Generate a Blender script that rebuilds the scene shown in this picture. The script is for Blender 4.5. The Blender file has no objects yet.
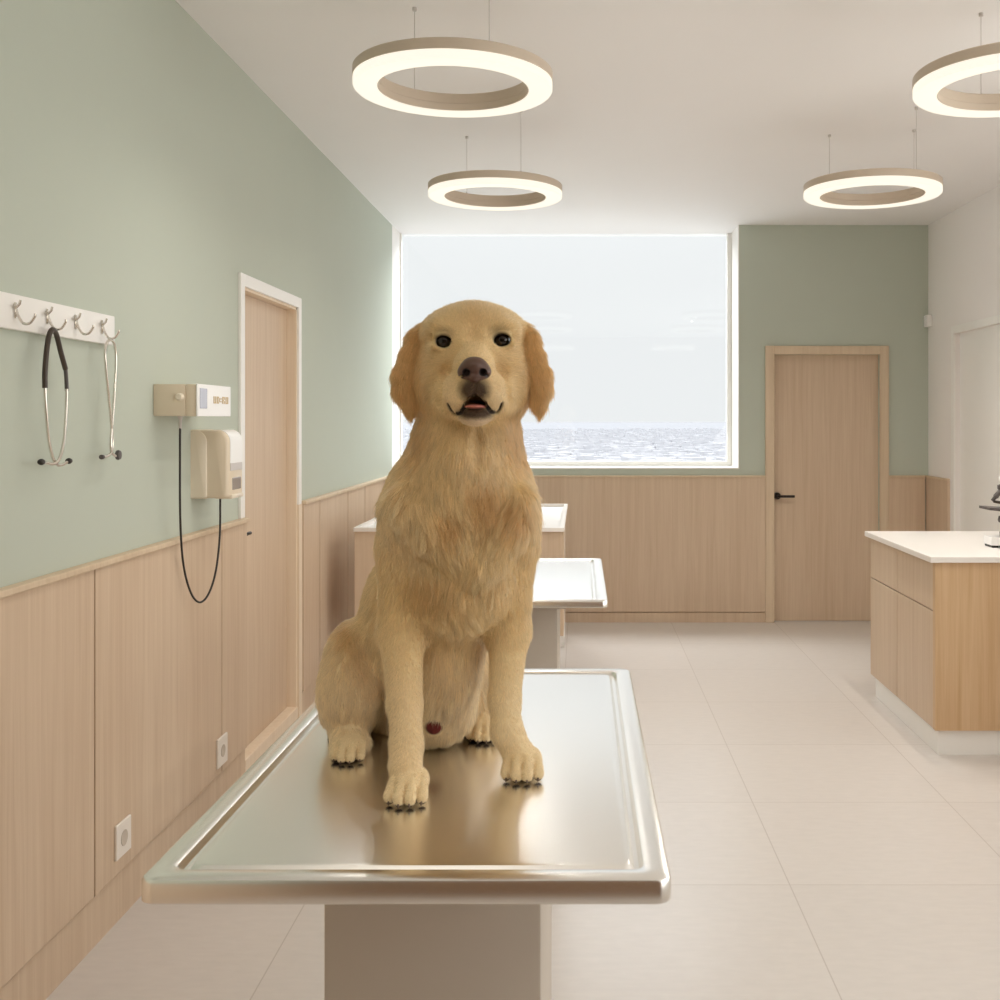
import bpy, bmesh, math, random
import numpy as np
from mathutils import Vector, Matrix

random.seed(7)
SC = bpy.context.scene
COL = SC.collection
PI = math.pi
F = 1090.0          # focal length in pixels of the 1000 px frame
EYE = 1.537         # camera height above the floor
TABLE_H = 0.947

# ------------------------------------------------------------------ camera
cam_data = bpy.data.cameras.new('camera')
cam = bpy.data.objects.new('camera', cam_data)
COL.objects.link(cam)
cam.location = (0, 0, EYE)
cam.rotation_euler = (PI / 2, 0, 0)
cam_data.sensor_width = 36.0
cam_data.lens = 36.0 * F / 1000.0
cam_data.shift_x = -0.08
cam_data.shift_y = -0.08
cam_data.clip_start = 0.05
cam_data.clip_end = 30000
SC.camera = cam


def P(px, py, Y):
    """world point seen at photo pixel (px, py) at distance Y"""
    return Vector(((px - 580) / F * Y, Y, EYE - (py - 420) / F * Y))


# ------------------------------------------------------------------ helpers
def srgb(r, g, b):
    def f(c):
        c /= 255.0
        return c / 12.92 if c <= 0.04045 else ((c + 0.055) / 1.055) ** 2.4
    return (f(r), f(g), f(b), 1.0)


class MB:
    """collects shapes into one mesh"""
    def __init__(self):
        self.bm = bmesh.new()

    def box(self, x0, x1, y0, y1, z0, z1, bevel=0.0, seg=2):
        bm = self.bm
        tmp = bmesh.new()
        bmesh.ops.create_cube(tmp, size=1.0)
        for v in tmp.verts:
            v.co = Vector((x0 + (v.co.x + .5) * (x1 - x0), y0 + (v.co.y + .5) * (y1 - y0), z0 + (v.co.z + .5) * (z1 - z0)))
        if bevel > 0:
            bmesh.ops.bevel(tmp, geom=list(tmp.edges), offset=bevel, segments=seg, profile=0.5, affect='EDGES')
        self.merge(tmp)
        return self

    def merge(self, tmp):
        me = bpy.data.meshes.new('tmp')
        tmp.to_mesh(me)
        tmp.free()
        self.bm.from_mesh(me)
        bpy.data.meshes.remove(me)

    def loft(self, loops, cap0=True, cap1=True, closed=True):
        bm = self.bm
        rings = [[bm.verts.new(p) for p in lp] for lp in loops]
        for a, b in zip(rings[:-1], rings[1:]):
            n = len(a)
            for i in range(n if closed else n - 1):
                j = (i + 1) % n
                bm.faces.new((a[i], a[j], b[j], b[i]))
        if cap0:
            bm.faces.new(list(reversed(rings[0])))
        if cap1:
            bm.faces.new(rings[-1])
        return self

    def tube(self, pts, r, n=10, cap=True):
        pts = [Vector(p) for p in pts]
        rs = r if isinstance(r, (list, tuple)) else [r] * len(pts)
        t = (pts[1] - pts[0]).normalized()
        up = Vector((0, 0, 1)) if abs(t.z) < 0.9 else Vector((1, 0, 0))
        nx = t.cross(up).normalized()
        loops = []
        for i, p in enumerate(pts):
            if i == 0:
                tt = pts[1] - pts[0]
            elif i == len(pts) - 1:
                tt = pts[-1] - pts[-2]
            else:
                tt = pts[i + 1] - pts[i - 1]
            tt.normalize()
            nx = (nx - tt * nx.dot(tt)).normalized()
            ny = tt.cross(nx)
            loops.append([p + (nx * math.cos(a) + ny * math.sin(a)) * rs[i] for a in [2 * PI * k / n for k in range(n)]])
        return self.loft(loops, cap, cap)

    def lathe(self, prof, origin=(0, 0, 0), axis='Z', n=32, cap0=True, cap1=True):
        """prof: list of (radius, height)"""
        o = Vector(origin)
        loops = []
        for r, h in prof:
            lp = []
            for k in range(n):
                a = 2 * PI * k / n
                c, s = r * math.cos(a), r * math.sin(a)
                if axis == 'Z':
                    v = Vector((c, s, h))
                elif axis == 'X':
                    v = Vector((h, c, s))
                else:
                    v = Vector((s, h, c))
                lp.append(o + v)
            loops.append(lp)
        return self.loft(loops, cap0, cap1)

    def build(self, name, mat, parent=None, smooth=None, loc=None):
        bmesh.ops.recalc_face_normals(self.bm, faces=list(self.bm.faces))
        me = bpy.data.meshes.new(name)
        if loc is not None:
            bmesh.ops.translate(self.bm, verts=list(self.bm.verts), vec=-Vector(loc))
        self.bm.to_mesh(me)
        self.bm.free()
        o = bpy.data.objects.new(name, me)
        COL.objects.link(o)
        me.materials.append(mat)
        if smooth is not None:
            for p in me.polygons:
                p.use_smooth = True
            me.set_sharp_from_angle(angle=math.radians(smooth))
        if loc is not None:
            o.location = loc
        if parent is not None:
            o.parent = parent
            # parts are authored in world space; the parent is an unrotated, unscaled root
            w = Vector((0, 0, 0))
            q = parent
            while q is not None:
                w += q.location
                q = q.parent
            o.location = (o.location if loc is not None else Vector((0, 0, 0))) - w
        return o


def tag(o, label=None, cat=None, group=None, kind=None):
    if label:
        o['label'] = label
    if cat:
        o['category'] = cat
    if group:
        o['group'] = group
    if kind:
        o['kind'] = kind
    return o


def thing(name, loc, label, cat, group=None, kind=None):
    o = bpy.data.objects.new(name, None)
    COL.objects.link(o)
    o.location = loc
    o.empty_display_size = 0.05
    return tag(o, label, cat, group, kind)


def copy_tree(o, parent=None):
    c = o.copy()
    COL.objects.link(c)
    if parent is not None:
        c.parent = parent
    for ch in [x for x in bpy.data.objects if x.parent == o]:
        copy_tree(ch, c)
    return c


def spline(pts, n=12):
    """Catmull-Rom through the points"""
    pts = [Vector(p) for p in pts]
    q = [pts[0] * 2 - pts[1]] + pts + [pts[-1] * 2 - pts[-2]]
    out = []
    for i in range(1, len(q) - 2):
        p0, p1, p2, p3 = q[i - 1], q[i], q[i + 1], q[i + 2]
        for k in range(n):
            t = k / n
            out.append(0.5 * ((2 * p1) + (p2 - p0) * t + (2 * p0 - 5 * p1 + 4 * p2 - p3) * t * t + (3 * p1 - p0 - 3 * p2 + p3) * t ** 3))
    out.append(pts[-1])
    return out


def rrect(x0, x1, y0, y1, r, z, n=6):
    lp = []
    for cx, cy, a0 in ((x1 - r, y1 - r, 0), (x0 + r, y1 - r, 90), (x0 + r, y0 + r, 180), (x1 - r, y0 + r, 270)):
        for k in range(n + 1):
            a = math.radians(a0 + 90 * k / n)
            lp.append(Vector((cx + r * math.cos(a), cy + r * math.sin(a), z)))
    return lp


# ------------------------------------------------------------------ materials
def new_mat(name):
    m = bpy.data.materials.new(name)
    m.use_nodes = True
    nt = m.node_tree
    b = nt.nodes['Principled BSDF']
    return m, nt, b


def plain(name, col, rough=0.5, metal=0.0, spec=0.5, noise=0.0, nscale=30, bump=0.0):
    m, nt, b = new_mat(name)
    b.inputs['Base Color'].default_value = col
    b.inputs['Roughness'].default_value = rough
    b.inputs['Metallic'].default_value = metal
    b.inputs['Specular IOR Level'].default_value = spec
    if noise > 0 or bump > 0:
        tc = nt.nodes.new('ShaderNodeTexCoord')
        nz = nt.nodes.new('ShaderNodeTexNoise')
        nz.inputs['Scale'].default_value = nscale
        nz.inputs['Detail'].default_value = 5
        nt.links.new(tc.outputs['Object'], nz.inputs['Vector'])
        if noise > 0:
            mx = nt.nodes.new('ShaderNodeMix')
            mx.data_type = 'RGBA'
            mx.inputs['A'].default_value = tuple(c * (1 - noise) for c in col[:3]) + (1,)
            mx.inputs['B'].default_value = tuple(min(1, c * (1 + noise)) for c in col[:3]) + (1,)
            nt.links.new(nz.outputs['Fac'], mx.inputs['Factor'])
            nt.links.new(mx.outputs['Result'], b.inputs['Base Color'])
        if bump > 0:
            bp = nt.nodes.new('ShaderNodeBump')
            bp.inputs['Strength'].default_value = bump
            bp.inputs['Distance'].default_value = 0.002
            nt.links.new(nz.outputs['Fac'], bp.inputs['Height'])
            nt.links.new(bp.outputs['Normal'], b.inputs['Normal'])
    return m


def wood(name, c1, c2, rough=0.5):
    """pale oak veneer, grain running vertically"""
    m, nt, b = new_mat(name)
    L = nt.links
    tc = nt.nodes.new('ShaderNodeTexCoord')
    mp = nt.nodes.new('ShaderNodeMapping')
    mp.inputs['Scale'].default_value = (34, 34, 1.1)
    L.new(tc.outputs['Object'], mp.inputs['Vector'])
    n1 = nt.nodes.new('ShaderNodeTexNoise')
    n1.inputs['Scale'].default_value = 1.0
    n1.inputs['Detail'].default_value = 6
    n1.inputs['Roughness'].default_value = 0.62
    n1.inputs['Distortion'].default_value = 0.4
    L.new(mp.outputs['Vector'], n1.inputs['Vector'])
    mp2 = nt.nodes.new('ShaderNodeMapping')
    mp2.inputs['Scale'].default_value = (150, 150, 3.0)
    L.new(tc.outputs['Object'], mp2.inputs['Vector'])
    n2 = nt.nodes.new('ShaderNodeTexNoise')
    n2.inputs['Detail'].default_value = 4
    n2.inputs['Scale'].default_value = 1.0
    L.new(mp2.outputs['Vector'], n2.inputs['Vector'])
    mp3 = nt.nodes.new('ShaderNodeMapping')
    mp3.inputs['Scale'].default_value = (3.2, 3.2, 0.25)
    L.new(tc.outputs['Object'], mp3.inputs['Vector'])
    n3 = nt.nodes.new('ShaderNodeTexNoise')
    n3.inputs['Scale'].default_value = 1.0
    L.new(mp3.outputs['Vector'], n3.inputs['Vector'])
    add = nt.nodes.new('ShaderNodeMath'); add.operation = 'MULTIPLY_ADD'
    L.new(n2.outputs['Fac'], add.inputs[0]); add.inputs[1].default_value = 0.45
    L.new(n1.outputs['Fac'], add.inputs[2])
    add2 = nt.nodes.new('ShaderNodeMath'); add2.operation = 'MULTIPLY_ADD'
    L.new(n3.outputs['Fac'], add2.inputs[0]); add2.inputs[1].default_value = 0.5
    L.new(add.outputs[0], add2.inputs[2])
    ramp = nt.nodes.new('ShaderNodeValToRGB')
    ramp.color_ramp.elements[0].position = 0.60
    ramp.color_ramp.elements[0].color = c2
    ramp.color_ramp.elements[1].position = 1.28 if False else 1.0
    ramp.color_ramp.elements[1].color = c1
    sc = nt.nodes.new('ShaderNodeMath'); sc.operation = 'MULTIPLY'
    sc.inputs[1].default_value = 0.86
    L.new(add2.outputs[0], sc.inputs[0])
    L.new(sc.outputs[0], ramp.inputs['Fac'])
    L.new(ramp.outputs['Color'], b.inputs['Base Color'])
    b.inputs['Roughness'].default_value = rough
    b.inputs['Specular IOR Level'].default_value = 0.35
    bp = nt.nodes.new('ShaderNodeBump')
    bp.inputs['Strength'].default_value = 0.06
    bp.inputs['Distance'].default_value = 0.001
    L.new(n2.outputs['Fac'], bp.inputs['Height'])
    L.new(bp.outputs['Normal'], b.inputs['Normal'])
    return m


def tiles(name, tx, ty, ox, oy, col, grout, gw=0.004, rough=0.3):
    """big square floor tiles laid on a world grid"""
    m, nt, b = new_mat(name)
    L = nt.links
    tc = nt.nodes.new('ShaderNodeTexCoord')
    sp = nt.nodes.new('ShaderNodeSeparateXYZ')
    L.new(tc.outputs['Object'], sp.inputs['Vector'])

    def edge(out, size, off):
        a = nt.nodes.new('ShaderNodeMath'); a.operation = 'SUBTRACT'
        L.new(out, a.inputs[0]); a.inputs[1].default_value = off
        d = nt.nodes.new('ShaderNodeMath'); d.operation = 'DIVIDE'
        L.new(a.outputs[0], d.inputs[0]); d.inputs[1].default_value = size
        r = nt.nodes.new('ShaderNodeMath'); r.operation = 'ROUND'
        L.new(d.outputs[0], r.inputs[0])
        s = nt.nodes.new('ShaderNodeMath'); s.operation = 'SUBTRACT'
        L.new(d.outputs[0], s.inputs[0]); L.new(r.outputs[0], s.inputs[1])
        ab = nt.nodes.new('ShaderNodeMath'); ab.operation = 'ABSOLUTE'
        L.new(s.outputs[0], ab.inputs[0])
        lt = nt.nodes.new('ShaderNodeMath'); lt.operation = 'LESS_THAN'
        L.new(ab.outputs[0], lt.inputs[0]); lt.inputs[1].default_value = gw / size / 2
        fl = nt.nodes.new('ShaderNodeMath'); fl.operation = 'FLOOR'
        L.new(d.outputs[0], fl.inputs[0])
        return lt.outputs[0], fl.outputs[0]
    ex, ix = edge(sp.outputs['X'], tx, ox)
    ey, iy = edge(sp.outputs['Y'], ty, oy)
    mx = nt.nodes.new('ShaderNodeMath'); mx.operation = 'MAXIMUM'
    L.new(ex, mx.inputs[0]); L.new(ey, mx.inputs[1])
    cmb = nt.nodes.new('ShaderNodeCombineXYZ')
    L.new(ix, cmb.inputs[0]); L.new(iy, cmb.inputs[1])
    wn = nt.nodes.new('ShaderNodeTexWhiteNoise')
    L.new(cmb.outputs[0], wn.inputs['Vector'])
    nz = nt.nodes.new('ShaderNodeTexNoise')
    nz.inputs['Scale'].default_value = 14; nz.inputs['Detail'].default_value = 8
    mp = nt.nodes.new('ShaderNodeMapping'); mp.inputs['Scale'].default_value = (1, 3, 1)
    L.new(tc.outputs['Object'], mp.inputs['Vector']); L.new(mp.outputs['Vector'], nz.inputs['Vector'])
    v = nt.nodes.new('ShaderNodeMath'); v.operation = 'MULTIPLY_ADD'
    L.new(wn.outputs['Value'], v.inputs[0]); v.inputs[1].default_value = 0.25; L.new(nz.outputs['Fac'], v.inputs[2])
    rp = nt.nodes.new('ShaderNodeValToRGB')
    rp.color_ramp.elements[0].position = 0.3; rp.color_ramp.elements[0].color = tuple(c * 0.95 for c in col[:3]) + (1,)
    rp.color_ramp.elements[1].position = 0.95; rp.color_ramp.elements[1].color = tuple(min(1, c * 1.04) for c in col[:3]) + (1,)
    L.new(v.outputs[0], rp.inputs['Fac'])
    mix = nt.nodes.new('ShaderNodeMix'); mix.data_type = 'RGBA'
    L.new(mx.outputs[0], mix.inputs['Factor'])
    L.new(rp.outputs['Color'], mix.inputs['A']); mix.inputs['B'].default_value = grout
    L.new(mix.outputs['Result'], b.inputs['Base Color'])
    b.inputs['Roughness'].default_value = rough
    b.inputs['Specular IOR Level'].default_value = 0.4
    return m


def steel(name, col, rough, streak=True, aniso=0.0):
    m, nt, b = new_mat(name)
    b.inputs['Base Color'].default_value = col
    b.inputs['Metallic'].default_value = 1.0
    b.inputs['Roughness'].default_value = rough
    if streak:
        L = nt.links
        tc = nt.nodes.new('ShaderNodeTexCoord')
        mp = nt.nodes.new('ShaderNodeMapping')
        mp.inputs['Scale'].default_value = (3, 400, 100)
        L.new(tc.outputs['Object'], mp.inputs['Vector'])
        nz = nt.nodes.new('ShaderNodeTexNoise')
        nz.inputs['Scale'].default_value = 1.0
        L.new(mp.outputs['Vector'], nz.inputs['Vector'])
        mr = nt.nodes.new('ShaderNodeMapRange')
        mr.inputs['To Min'].default_value = rough * 0.97
        mr.inputs['To Max'].default_value = rough * 1.03
        L.new(nz.outputs['Fac'], mr.inputs['Value'])
        L.new(mr.outputs['Result'], b.inputs['Roughness'])
    return m


def emitter(name, col, strength):
    m, nt, b = new_mat(name)
    b.inputs['Base Color'].default_value = (0.08, 0.08, 0.08, 1)
    b.inputs['Roughness'].default_value = 0.7
    b.inputs['Emission Color'].default_value = col
    b.inputs['Emission Strength'].default_value = strength
    return m


def glass_pane(name):
    m = bpy.data.materials.new(name)
    m.use_nodes = True
    nt = m.node_tree
    nt.nodes.clear()
    out = nt.nodes.new('ShaderNodeOutputMaterial')
    mix = nt.nodes.new('ShaderNodeMixShader')
    tr = nt.nodes.new('ShaderNodeBsdfTransparent')
    tr.inputs['Color'].default_value = (0.97, 0.985, 0.985, 1)
    gl = nt.nodes.new('ShaderNodeBsdfGlossy')
    gl.inputs['Roughness'].default_value = 0.02
    lw = nt.nodes.new('ShaderNodeLayerWeight')      # Schlick reflectance, the same from both sides of the pane
    lw.inputs['Blend'].default_value = 0.5
    pw = nt.nodes.new('ShaderNodeMath'); pw.operation = 'POWER'; pw.inputs[1].default_value = 5.0
    ma = nt.nodes.new('ShaderNodeMath'); ma.operation = 'MULTIPLY_ADD'
    ma.inputs[1].default_value = 0.965; ma.inputs[2].default_value = 0.035
    nt.links.new(lw.outputs['Facing'], pw.inputs[0])
    nt.links.new(pw.outputs[0], ma.inputs[0])
    nt.links.new(ma.outputs[0], mix.inputs[0])
    nt.links.new(tr.outputs[0], mix.inputs[1])
    nt.links.new(gl.outputs[0], mix.inputs[2])
    nt.links.new(mix.outputs[0], out.inputs['Surface'])
    return m


M = {}
M['green'] = plain('sage_paint', srgb(190, 197, 185), 0.75, spec=0.2, noise=0.012, nscale=4)
M['white_paint'] = plain('white_wall_paint', srgb(240, 236, 233), 0.75, spec=0.2, noise=0.01, nscale=4)
M['ceiling'] = plain('ceiling_paint', srgb(238, 236, 235), 0.6, spec=0.3, noise=0.008, nscale=3)
M['white_trim'] = plain('white_lacquer', srgb(242, 240, 236), 0.4)
M['oak'] = wood('pale_oak', srgb(212, 190, 166), srgb(198, 173, 147))
M['oak_edge'] = wood('pale_oak_edge', srgb(216, 196, 170), srgb(204, 181, 153))
M['oak_light'] = wood('light_oak_edge', srgb(236, 219, 197), srgb(226, 206, 181))
M['oak_warm'] = wood('warm_oak', srgb(212, 180, 142), srgb(194, 157, 117))
M['walnut'] = wood('walnut', srgb(132, 98, 66), srgb(104, 76, 50))
M['seam'] = plain('panel_joint', srgb(172, 143, 114), 0.8)
M['tile'] = tiles('beige_floor_tile', 0.784, 0.7794, -0.0904 - 0.0, 3.604, srgb(205, 198, 192), srgb(182, 173, 165))
M['steel'] = steel('brushed_steel', srgb(244, 243, 240), 0.25)
M['steel_side'] = steel('steel_edge', srgb(205, 196, 184), 0.3)
M['grey_pedestal'] = plain('grey_powder_coat', srgb(190, 180, 168), 0.5)
M['chrome'] = steel('chrome', srgb(225, 220, 212), 0.12, streak=False)
M['dark_bronze'] = plain('dark_bronze', srgb(52, 46, 42), 0.35, metal=0.7)
M['black_rubber'] = plain('black_rubber', srgb(40, 35, 31), 0.45)
M['brown_tube'] = plain('dark_brown_tubing', srgb(66, 54, 44), 0.35)
M['white_plastic'] = plain('white_plastic', srgb(243, 242, 240), 0.3)
M['ivory_plastic'] = plain('ivory_plastic', srgb(226, 212, 190), 0.35)
M['ivory_light'] = plain('ivory_plastic_light', srgb(232, 221, 202), 0.35)
M['display'] = plain('grey_display', srgb(186, 188, 202), 0.15)
M['tan_mark'] = plain('tan_mark', srgb(205, 182, 142), 0.6)
M['grey_window'] = plain('smoked_plastic', srgb(150, 142, 138), 0.15)
M['silver_plastic'] = plain('silver_plastic', srgb(205, 198, 194), 0.3)
M['counter'] = plain('white_solid_surface', srgb(240, 235, 230), 0.3)
M['housing'] = plain('taupe_metal', srgb(205, 190, 172), 0.4)
M['cable'] = plain('steel_cable', srgb(200, 195, 190), 0.4)
M['glow'] = emitter('warm_white_diffuser', (1.0, 0.94, 0.80, 1), 1.0)
M['glass'] = glass_pane('window_glass')
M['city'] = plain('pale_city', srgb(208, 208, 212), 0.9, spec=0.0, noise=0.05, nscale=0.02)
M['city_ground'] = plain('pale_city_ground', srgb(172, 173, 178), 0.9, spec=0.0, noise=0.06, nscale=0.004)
M['dark_grey'] = plain('dark_grey_metal', srgb(84, 78, 76), 0.4)
M['hole'] = plain('socket_hole', srgb(196, 184, 170), 0.6)
M['outlet'] = plain('outlet_plastic', srgb(232, 224, 214), 0.35)

# ------------------------------------------------------------------ room shell
XL, XR = -1.43, 2.65
YB, YW, Y0 = 8.295, 8.65, -2.2
CEIL = 3.02
T = 0.15


def S(o):
    o['kind'] = 'structure'
    return o


S(MB().box(XL - T, XR + T, Y0 - T, 8.8, -0.1, 0.0).build('floor', M['tile']))
S(MB().box(XL - T, XR + T, Y0 - T, 8.8, CEIL, CEIL + 0.12).build('ceiling', M['ceiling']))

# left door opening (outer casing 4.44..5.40)
DL0, DL1, DLZ = XL * F / (238 - 580), XL * F / (299 - 580), 2.155
cw = 0.052
wl = MB()
wl.box(XL - T, XL, Y0, DL0 + cw, 0, CEIL)
wl.box(XL - T, XL, DL1 - cw, YB, 0, CEIL)
wl.box(XL - T, XL, DL0 + cw, DL1 - cw, DLZ - cw, CEIL)
S(wl.build('wall_left', M['green']))

# back wall: window from the left corner to x=1.21, from sill 1.168 to the ceiling
WX1, SILL = (739 - 580) / F * YB, EYE - (468.5 - 420) / F * YB
DB0, DB1, DBZ = (765 - 580) / F * YB, (888 - 580) / F * YB, EYE + (420 - 346) / F * YB
cb = 0.066
wb = MB()
wb.box(XL - T, WX1, YB, 8.8, 0, SILL)
wb.box(WX1, DB0 + cb, YB, 8.8, 0, CEIL)
wb.box(DB0 + cb, DB1 - cb, YB, 8.8, DBZ - cb, CEIL)
wb.box(DB1 - cb, XR + T, YB, 8.8, 0, CEIL)
S(wb.build('wall_back', M['green']))

# right wall with its door (mostly out of frame) and an added, unseen window beside the camera
DR1, DR0, DRZ = XR * F / (953 - 580), XR * F / (953 - 580) - 1.10, 2.20
wr = MB()
RWY0, RWY1, RWZ0, RWZ1 = -1.6, 4.3, 0.95, 2.75
wr.box(XR, XR + T, DR1 - cw, YB, 0, CEIL)
wr.box(XR, XR + T, DR0 + cw, DR1 - cw, DRZ - cw, CEIL)
wr.box(XR, XR + T, RWY1, DR0 + cw, 0, CEIL)
wr.box(XR, XR + T, RWY0, RWY1, 0, RWZ0)
wr.box(XR, XR + T, RWY0, RWY1, RWZ1, CEIL)
wr.box(XR, XR + T, Y0, RWY0, 0, CEIL)
S(wr.build('wall_right', M['white_paint']))
# rear wall behind the camera
S(MB().box(XL - T, XR + T, Y0 - T, Y0, 0, CEIL).build('wall_rear', M['green']))

# ---------------- wainscot
WF = 0.022      # panel thickness
RAILZ = 1.11


def wains_left(y0, y1, seams, name, gap=0.0045):
    root = thing(name, (XL, (y0 + y1) / 2, 0), None, None, kind='structure')
    MB().box(XL, XL + 0.006, y0, y1, 0.1, RAILZ).build('backing', M['seam'], root)
    MB().box(XL, XL + 0.013, y0, y1, 0.0, 0.145).build('plinth', M['oak'], root)
    ed = [y0] + seams + [y1]
    for a, b in zip(ed[:-1], ed[1:]):
        MB().box(XL + 0.006, XL + WF, a + (gap if a != y0 else 0), b - (gap if b != y1 else 0), 0.153, RAILZ - 0.004, 0.0015, 1).build('panel', M['oak'], root)
    MB().box(XL, XL + WF + 0.013, y0, y1, RAILZ - 0.004, RAILZ + 0.014, 0.003, 2).build('rail', M['oak_edge'], root)


PLX = XL + WF
yy = lambda px: PLX * F / (px - 580)
wains_left(Y0, DL0 + cw, [-1.3, -0.2, 0.9, 2.0, yy(95), yy(222)], 'trim_1')
wains_left(DL1 + 0.012, YB, [yy(320), yy(348), yy(365)], 'trim_2', 0.007)


def wains_back(x0, x1, name, seams=()):
    root = thing(name, ((x0 + x1) / 2, YB, 0), None, None, kind='structure')
    MB().box(x0, x1, YB - 0.006, YB, 0.05, RAILZ).build('backing', M['seam'], root)
    MB().box(x0, x1, YB - 0.016, YB, 0.0, 0.074).build('plinth', M['oak'], root)
    ed = [x0] + list(seams) + [x1]
    for a, b in zip(ed[:-1], ed[1:]):
        MB().box(a + (0.002 if a != x0 else 0), b - (0.002 if b != x1 else 0), YB - WF, YB - 0.006, 0.080, RAILZ - 0.01, 0.0015, 1).build('panel', M['oak'], root)
    MB().box(x0, x1, YB - WF - 0.008, YB, RAILZ - 0.01, RAILZ + 0.006, 0.003, 2).build('rail', M['oak_edge'], root)


wains_back(XL + 0.04, DB0, 'trim_3', [-0.45])
wains_back(DB1, XR - 0.03, 'trim_4')
# short return on the right wall
r5 = thing('trim_5', (XR, 8.0, 0), None, None, kind='structure')
ry0 = XR * F / (950 - 580)
MB().box(XR - 0.02, XR, ry0, YB, 0.0, RAILZ - 0.01).build('panel', M['oak'], r5)
MB().box(XR - 0.028, XR, ry0, YB, RAILZ - 0.01, RAILZ + 0.006, 0.003, 2).build('rail', M['oak_edge'], r5)
# rear wall walnut panelling (behind the camera, mirrored in the steel)
r6 = thing('trim_6', (0.6, Y0, 0), None, None, kind='structure')
MB().box(XL, XR, Y0, Y0 + 0.02, 0.0, CEIL).build('panel', M['walnut'], r6)

# ---------------- window 1 (front): reveals, frame and pane
w1 = thing('window_1', ((XL + WX1) / 2, YW, SILL), None, None, kind='structure')
rv = MB()
rv.box(XL - T, XL, YB, YW + 0.1, SILL - 0.02, CEIL)           # left reveal
rv.build('reveal', M['white_trim'], w1)
MB().box(WX1 - 0.006, WX1, YB - 0.002, YW + 0.1, SILL, CEIL).build('reveal', M['white_trim'], w1)
MB().box(XL, WX1, YB - 0.004, YW + 0.1, SILL - 0.004, SILL + 0.006).build('sill', M['white_trim'], w1)
fr = MB()
fw = 0.036
fr.box(XL, WX1 - 0.006, YW, YW + 0.06, SILL + 0.006, SILL + 0.006 + fw, 0.003, 2)
fr.box(XL, XL + 0.012, YW, YW + 0.06, SILL + 0.006 + fw, CEIL, 0.003, 2)
fr.box(WX1 - 0.006 - fw, WX1 - 0.006, YW, YW + 0.06, SILL + 0.006 + fw, CEIL, 0.003, 2)
fr.build('window_frame', M['white_trim'], w1)
MB().box(XL + 0.008, WX1 - 0.03, YW + 0.028, YW + 0.03, SILL + 0.03, CEIL).build('pane', M['glass'], w1)

# unseen window beside the camera, added to bring in fill light
w3 = thing('added_fill_window', (XR, 1.4, RWZ0), None, None, kind='structure')
f3 = MB()
for a in (RWY0, 0.35, 2.3, RWY1 - .05):
    f3.box(XR + 0.05, XR + 0.1, a, a + .05, RWZ0, RWZ1)
f3.box(XR + 0.05, XR + 0.1, RWY0, RWY1, RWZ0, RWZ0 + .05)
f3.box(XR + 0.05, XR + 0.1, RWY0, RWY1, RWZ1 - .05, RWZ1)
f3.build('window_frame', M['white_trim'], w3)
MB().box(XR + 0.074, XR + 0.076, RWY0 + 0.02, RWY1 - 0.02, RWZ0 + 0.02, RWZ1 - 0.02).build('pane', M['glass'], w3)

# ---------------- doors
d1 = thing('door_1', (XL, (DL0 + DL1) / 2, 0), None, None, kind='structure')
cs = MB()
cs.box(XL, XL + 0.014, DL0, DL0 + cw, RAILZ + 0.014, DLZ, 0.002, 1)
cs.box(XL, XL + 0.014, DL1 - cw, DL1, RAILZ, DLZ, 0.002, 1)
cs.box(XL, XL + 0.014, DL0 + cw, DL1 - cw, DLZ - cw, DLZ, 0.002, 1)
cs.build('casing', M['white_trim'], d1)
MB().box(XL, XL + 0.014, DL1 - cw, DL1 + 0.01, 0, RAILZ).build('lower_casing', M['oak_light'], d1)
jb = MB()
jb.box(XL - 0.10, XL + 0.002, DL0 + cw, DL0 + cw + 0.012, 0, DLZ - cw)
jb.box(XL - 0.10, XL + 0.002, DL1 - cw - 0.012, DL1 - cw, 0, DLZ - cw)
jb.box(XL - 0.10, XL + 0.002, DL0 + cw, DL1 - cw, DLZ - cw - 0.012, DLZ - cw)
jb.build('jamb', M['oak_light'], d1)
MB().box(XL - 0.10, XL - 0.045, DL0 + cw + 0.013, DL1 - cw - 0.013, 0.0, DLZ - cw - 0.013).build('door_panel', M['oak'], d1)
MB().box(XL - 0.045, XL + 0.012, DL0 + cw + 0.012, DL1 - cw - 0.012, 0.0, 0.095, 0.003, 1).build('kick_board', M['oak_light'], d1)
hy = 4.665
hb = MB()
hb.lathe([(0.020, 0.0), (0.020, 0.007), (0.018, 0.009)], (XL - 0.045, hy, 1.046), 'X', 24)
hb.tube([(XL - 0.04, hy, 1.046), (XL - 0.012, hy, 1.046), (XL - 0.005, hy + 0.006, 1.046), (XL - 0.004, hy + 0.075, 1.046)], 0.0075, 12)
hb.build('handle', M['dark_bronze'], d1, 40)

d2 = thing('door_2', ((DB0 + DB1) / 2, YB, 0), None, None, kind='structure')
cs = MB()
cs.box(DB0, DB0 + cb, YB - 0.03, YB, 0, DBZ, 0.003, 1)
cs.box(DB1 - cb, DB1, YB - 0.03, YB, 0, DBZ, 0.003, 1)
cs.box(DB0 + cb, DB1 - cb, YB - 0.03, YB, DBZ - cb, DBZ, 0.003, 1)
cs.build('casing', M['oak_edge'], d2)
MB().box(DB0 + cb, DB1 - cb, YB + 0.03, YB + 0.075, 0.004, DBZ - cb).build('door_panel', M['oak'], d2)
hx, hz = (777.5 - 580) / F * YB, EYE - (496 - 420) / F * YB
hb = MB()
hb.lathe([(0.026, 0.03), (0.026, -0.006), (0.023, -0.010)], (hx, YB, hz), 'Y', 28)
hb.tube([(hx, YB - 0.005, hz), (hx, YB - 0.045, hz), (hx + 0.008, YB - 0.052, hz), (hx + 0.12, YB - 0.052, hz)], 0.0095, 12)
hb.build('handle', M['dark_bronze'], d2, 40)

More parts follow.
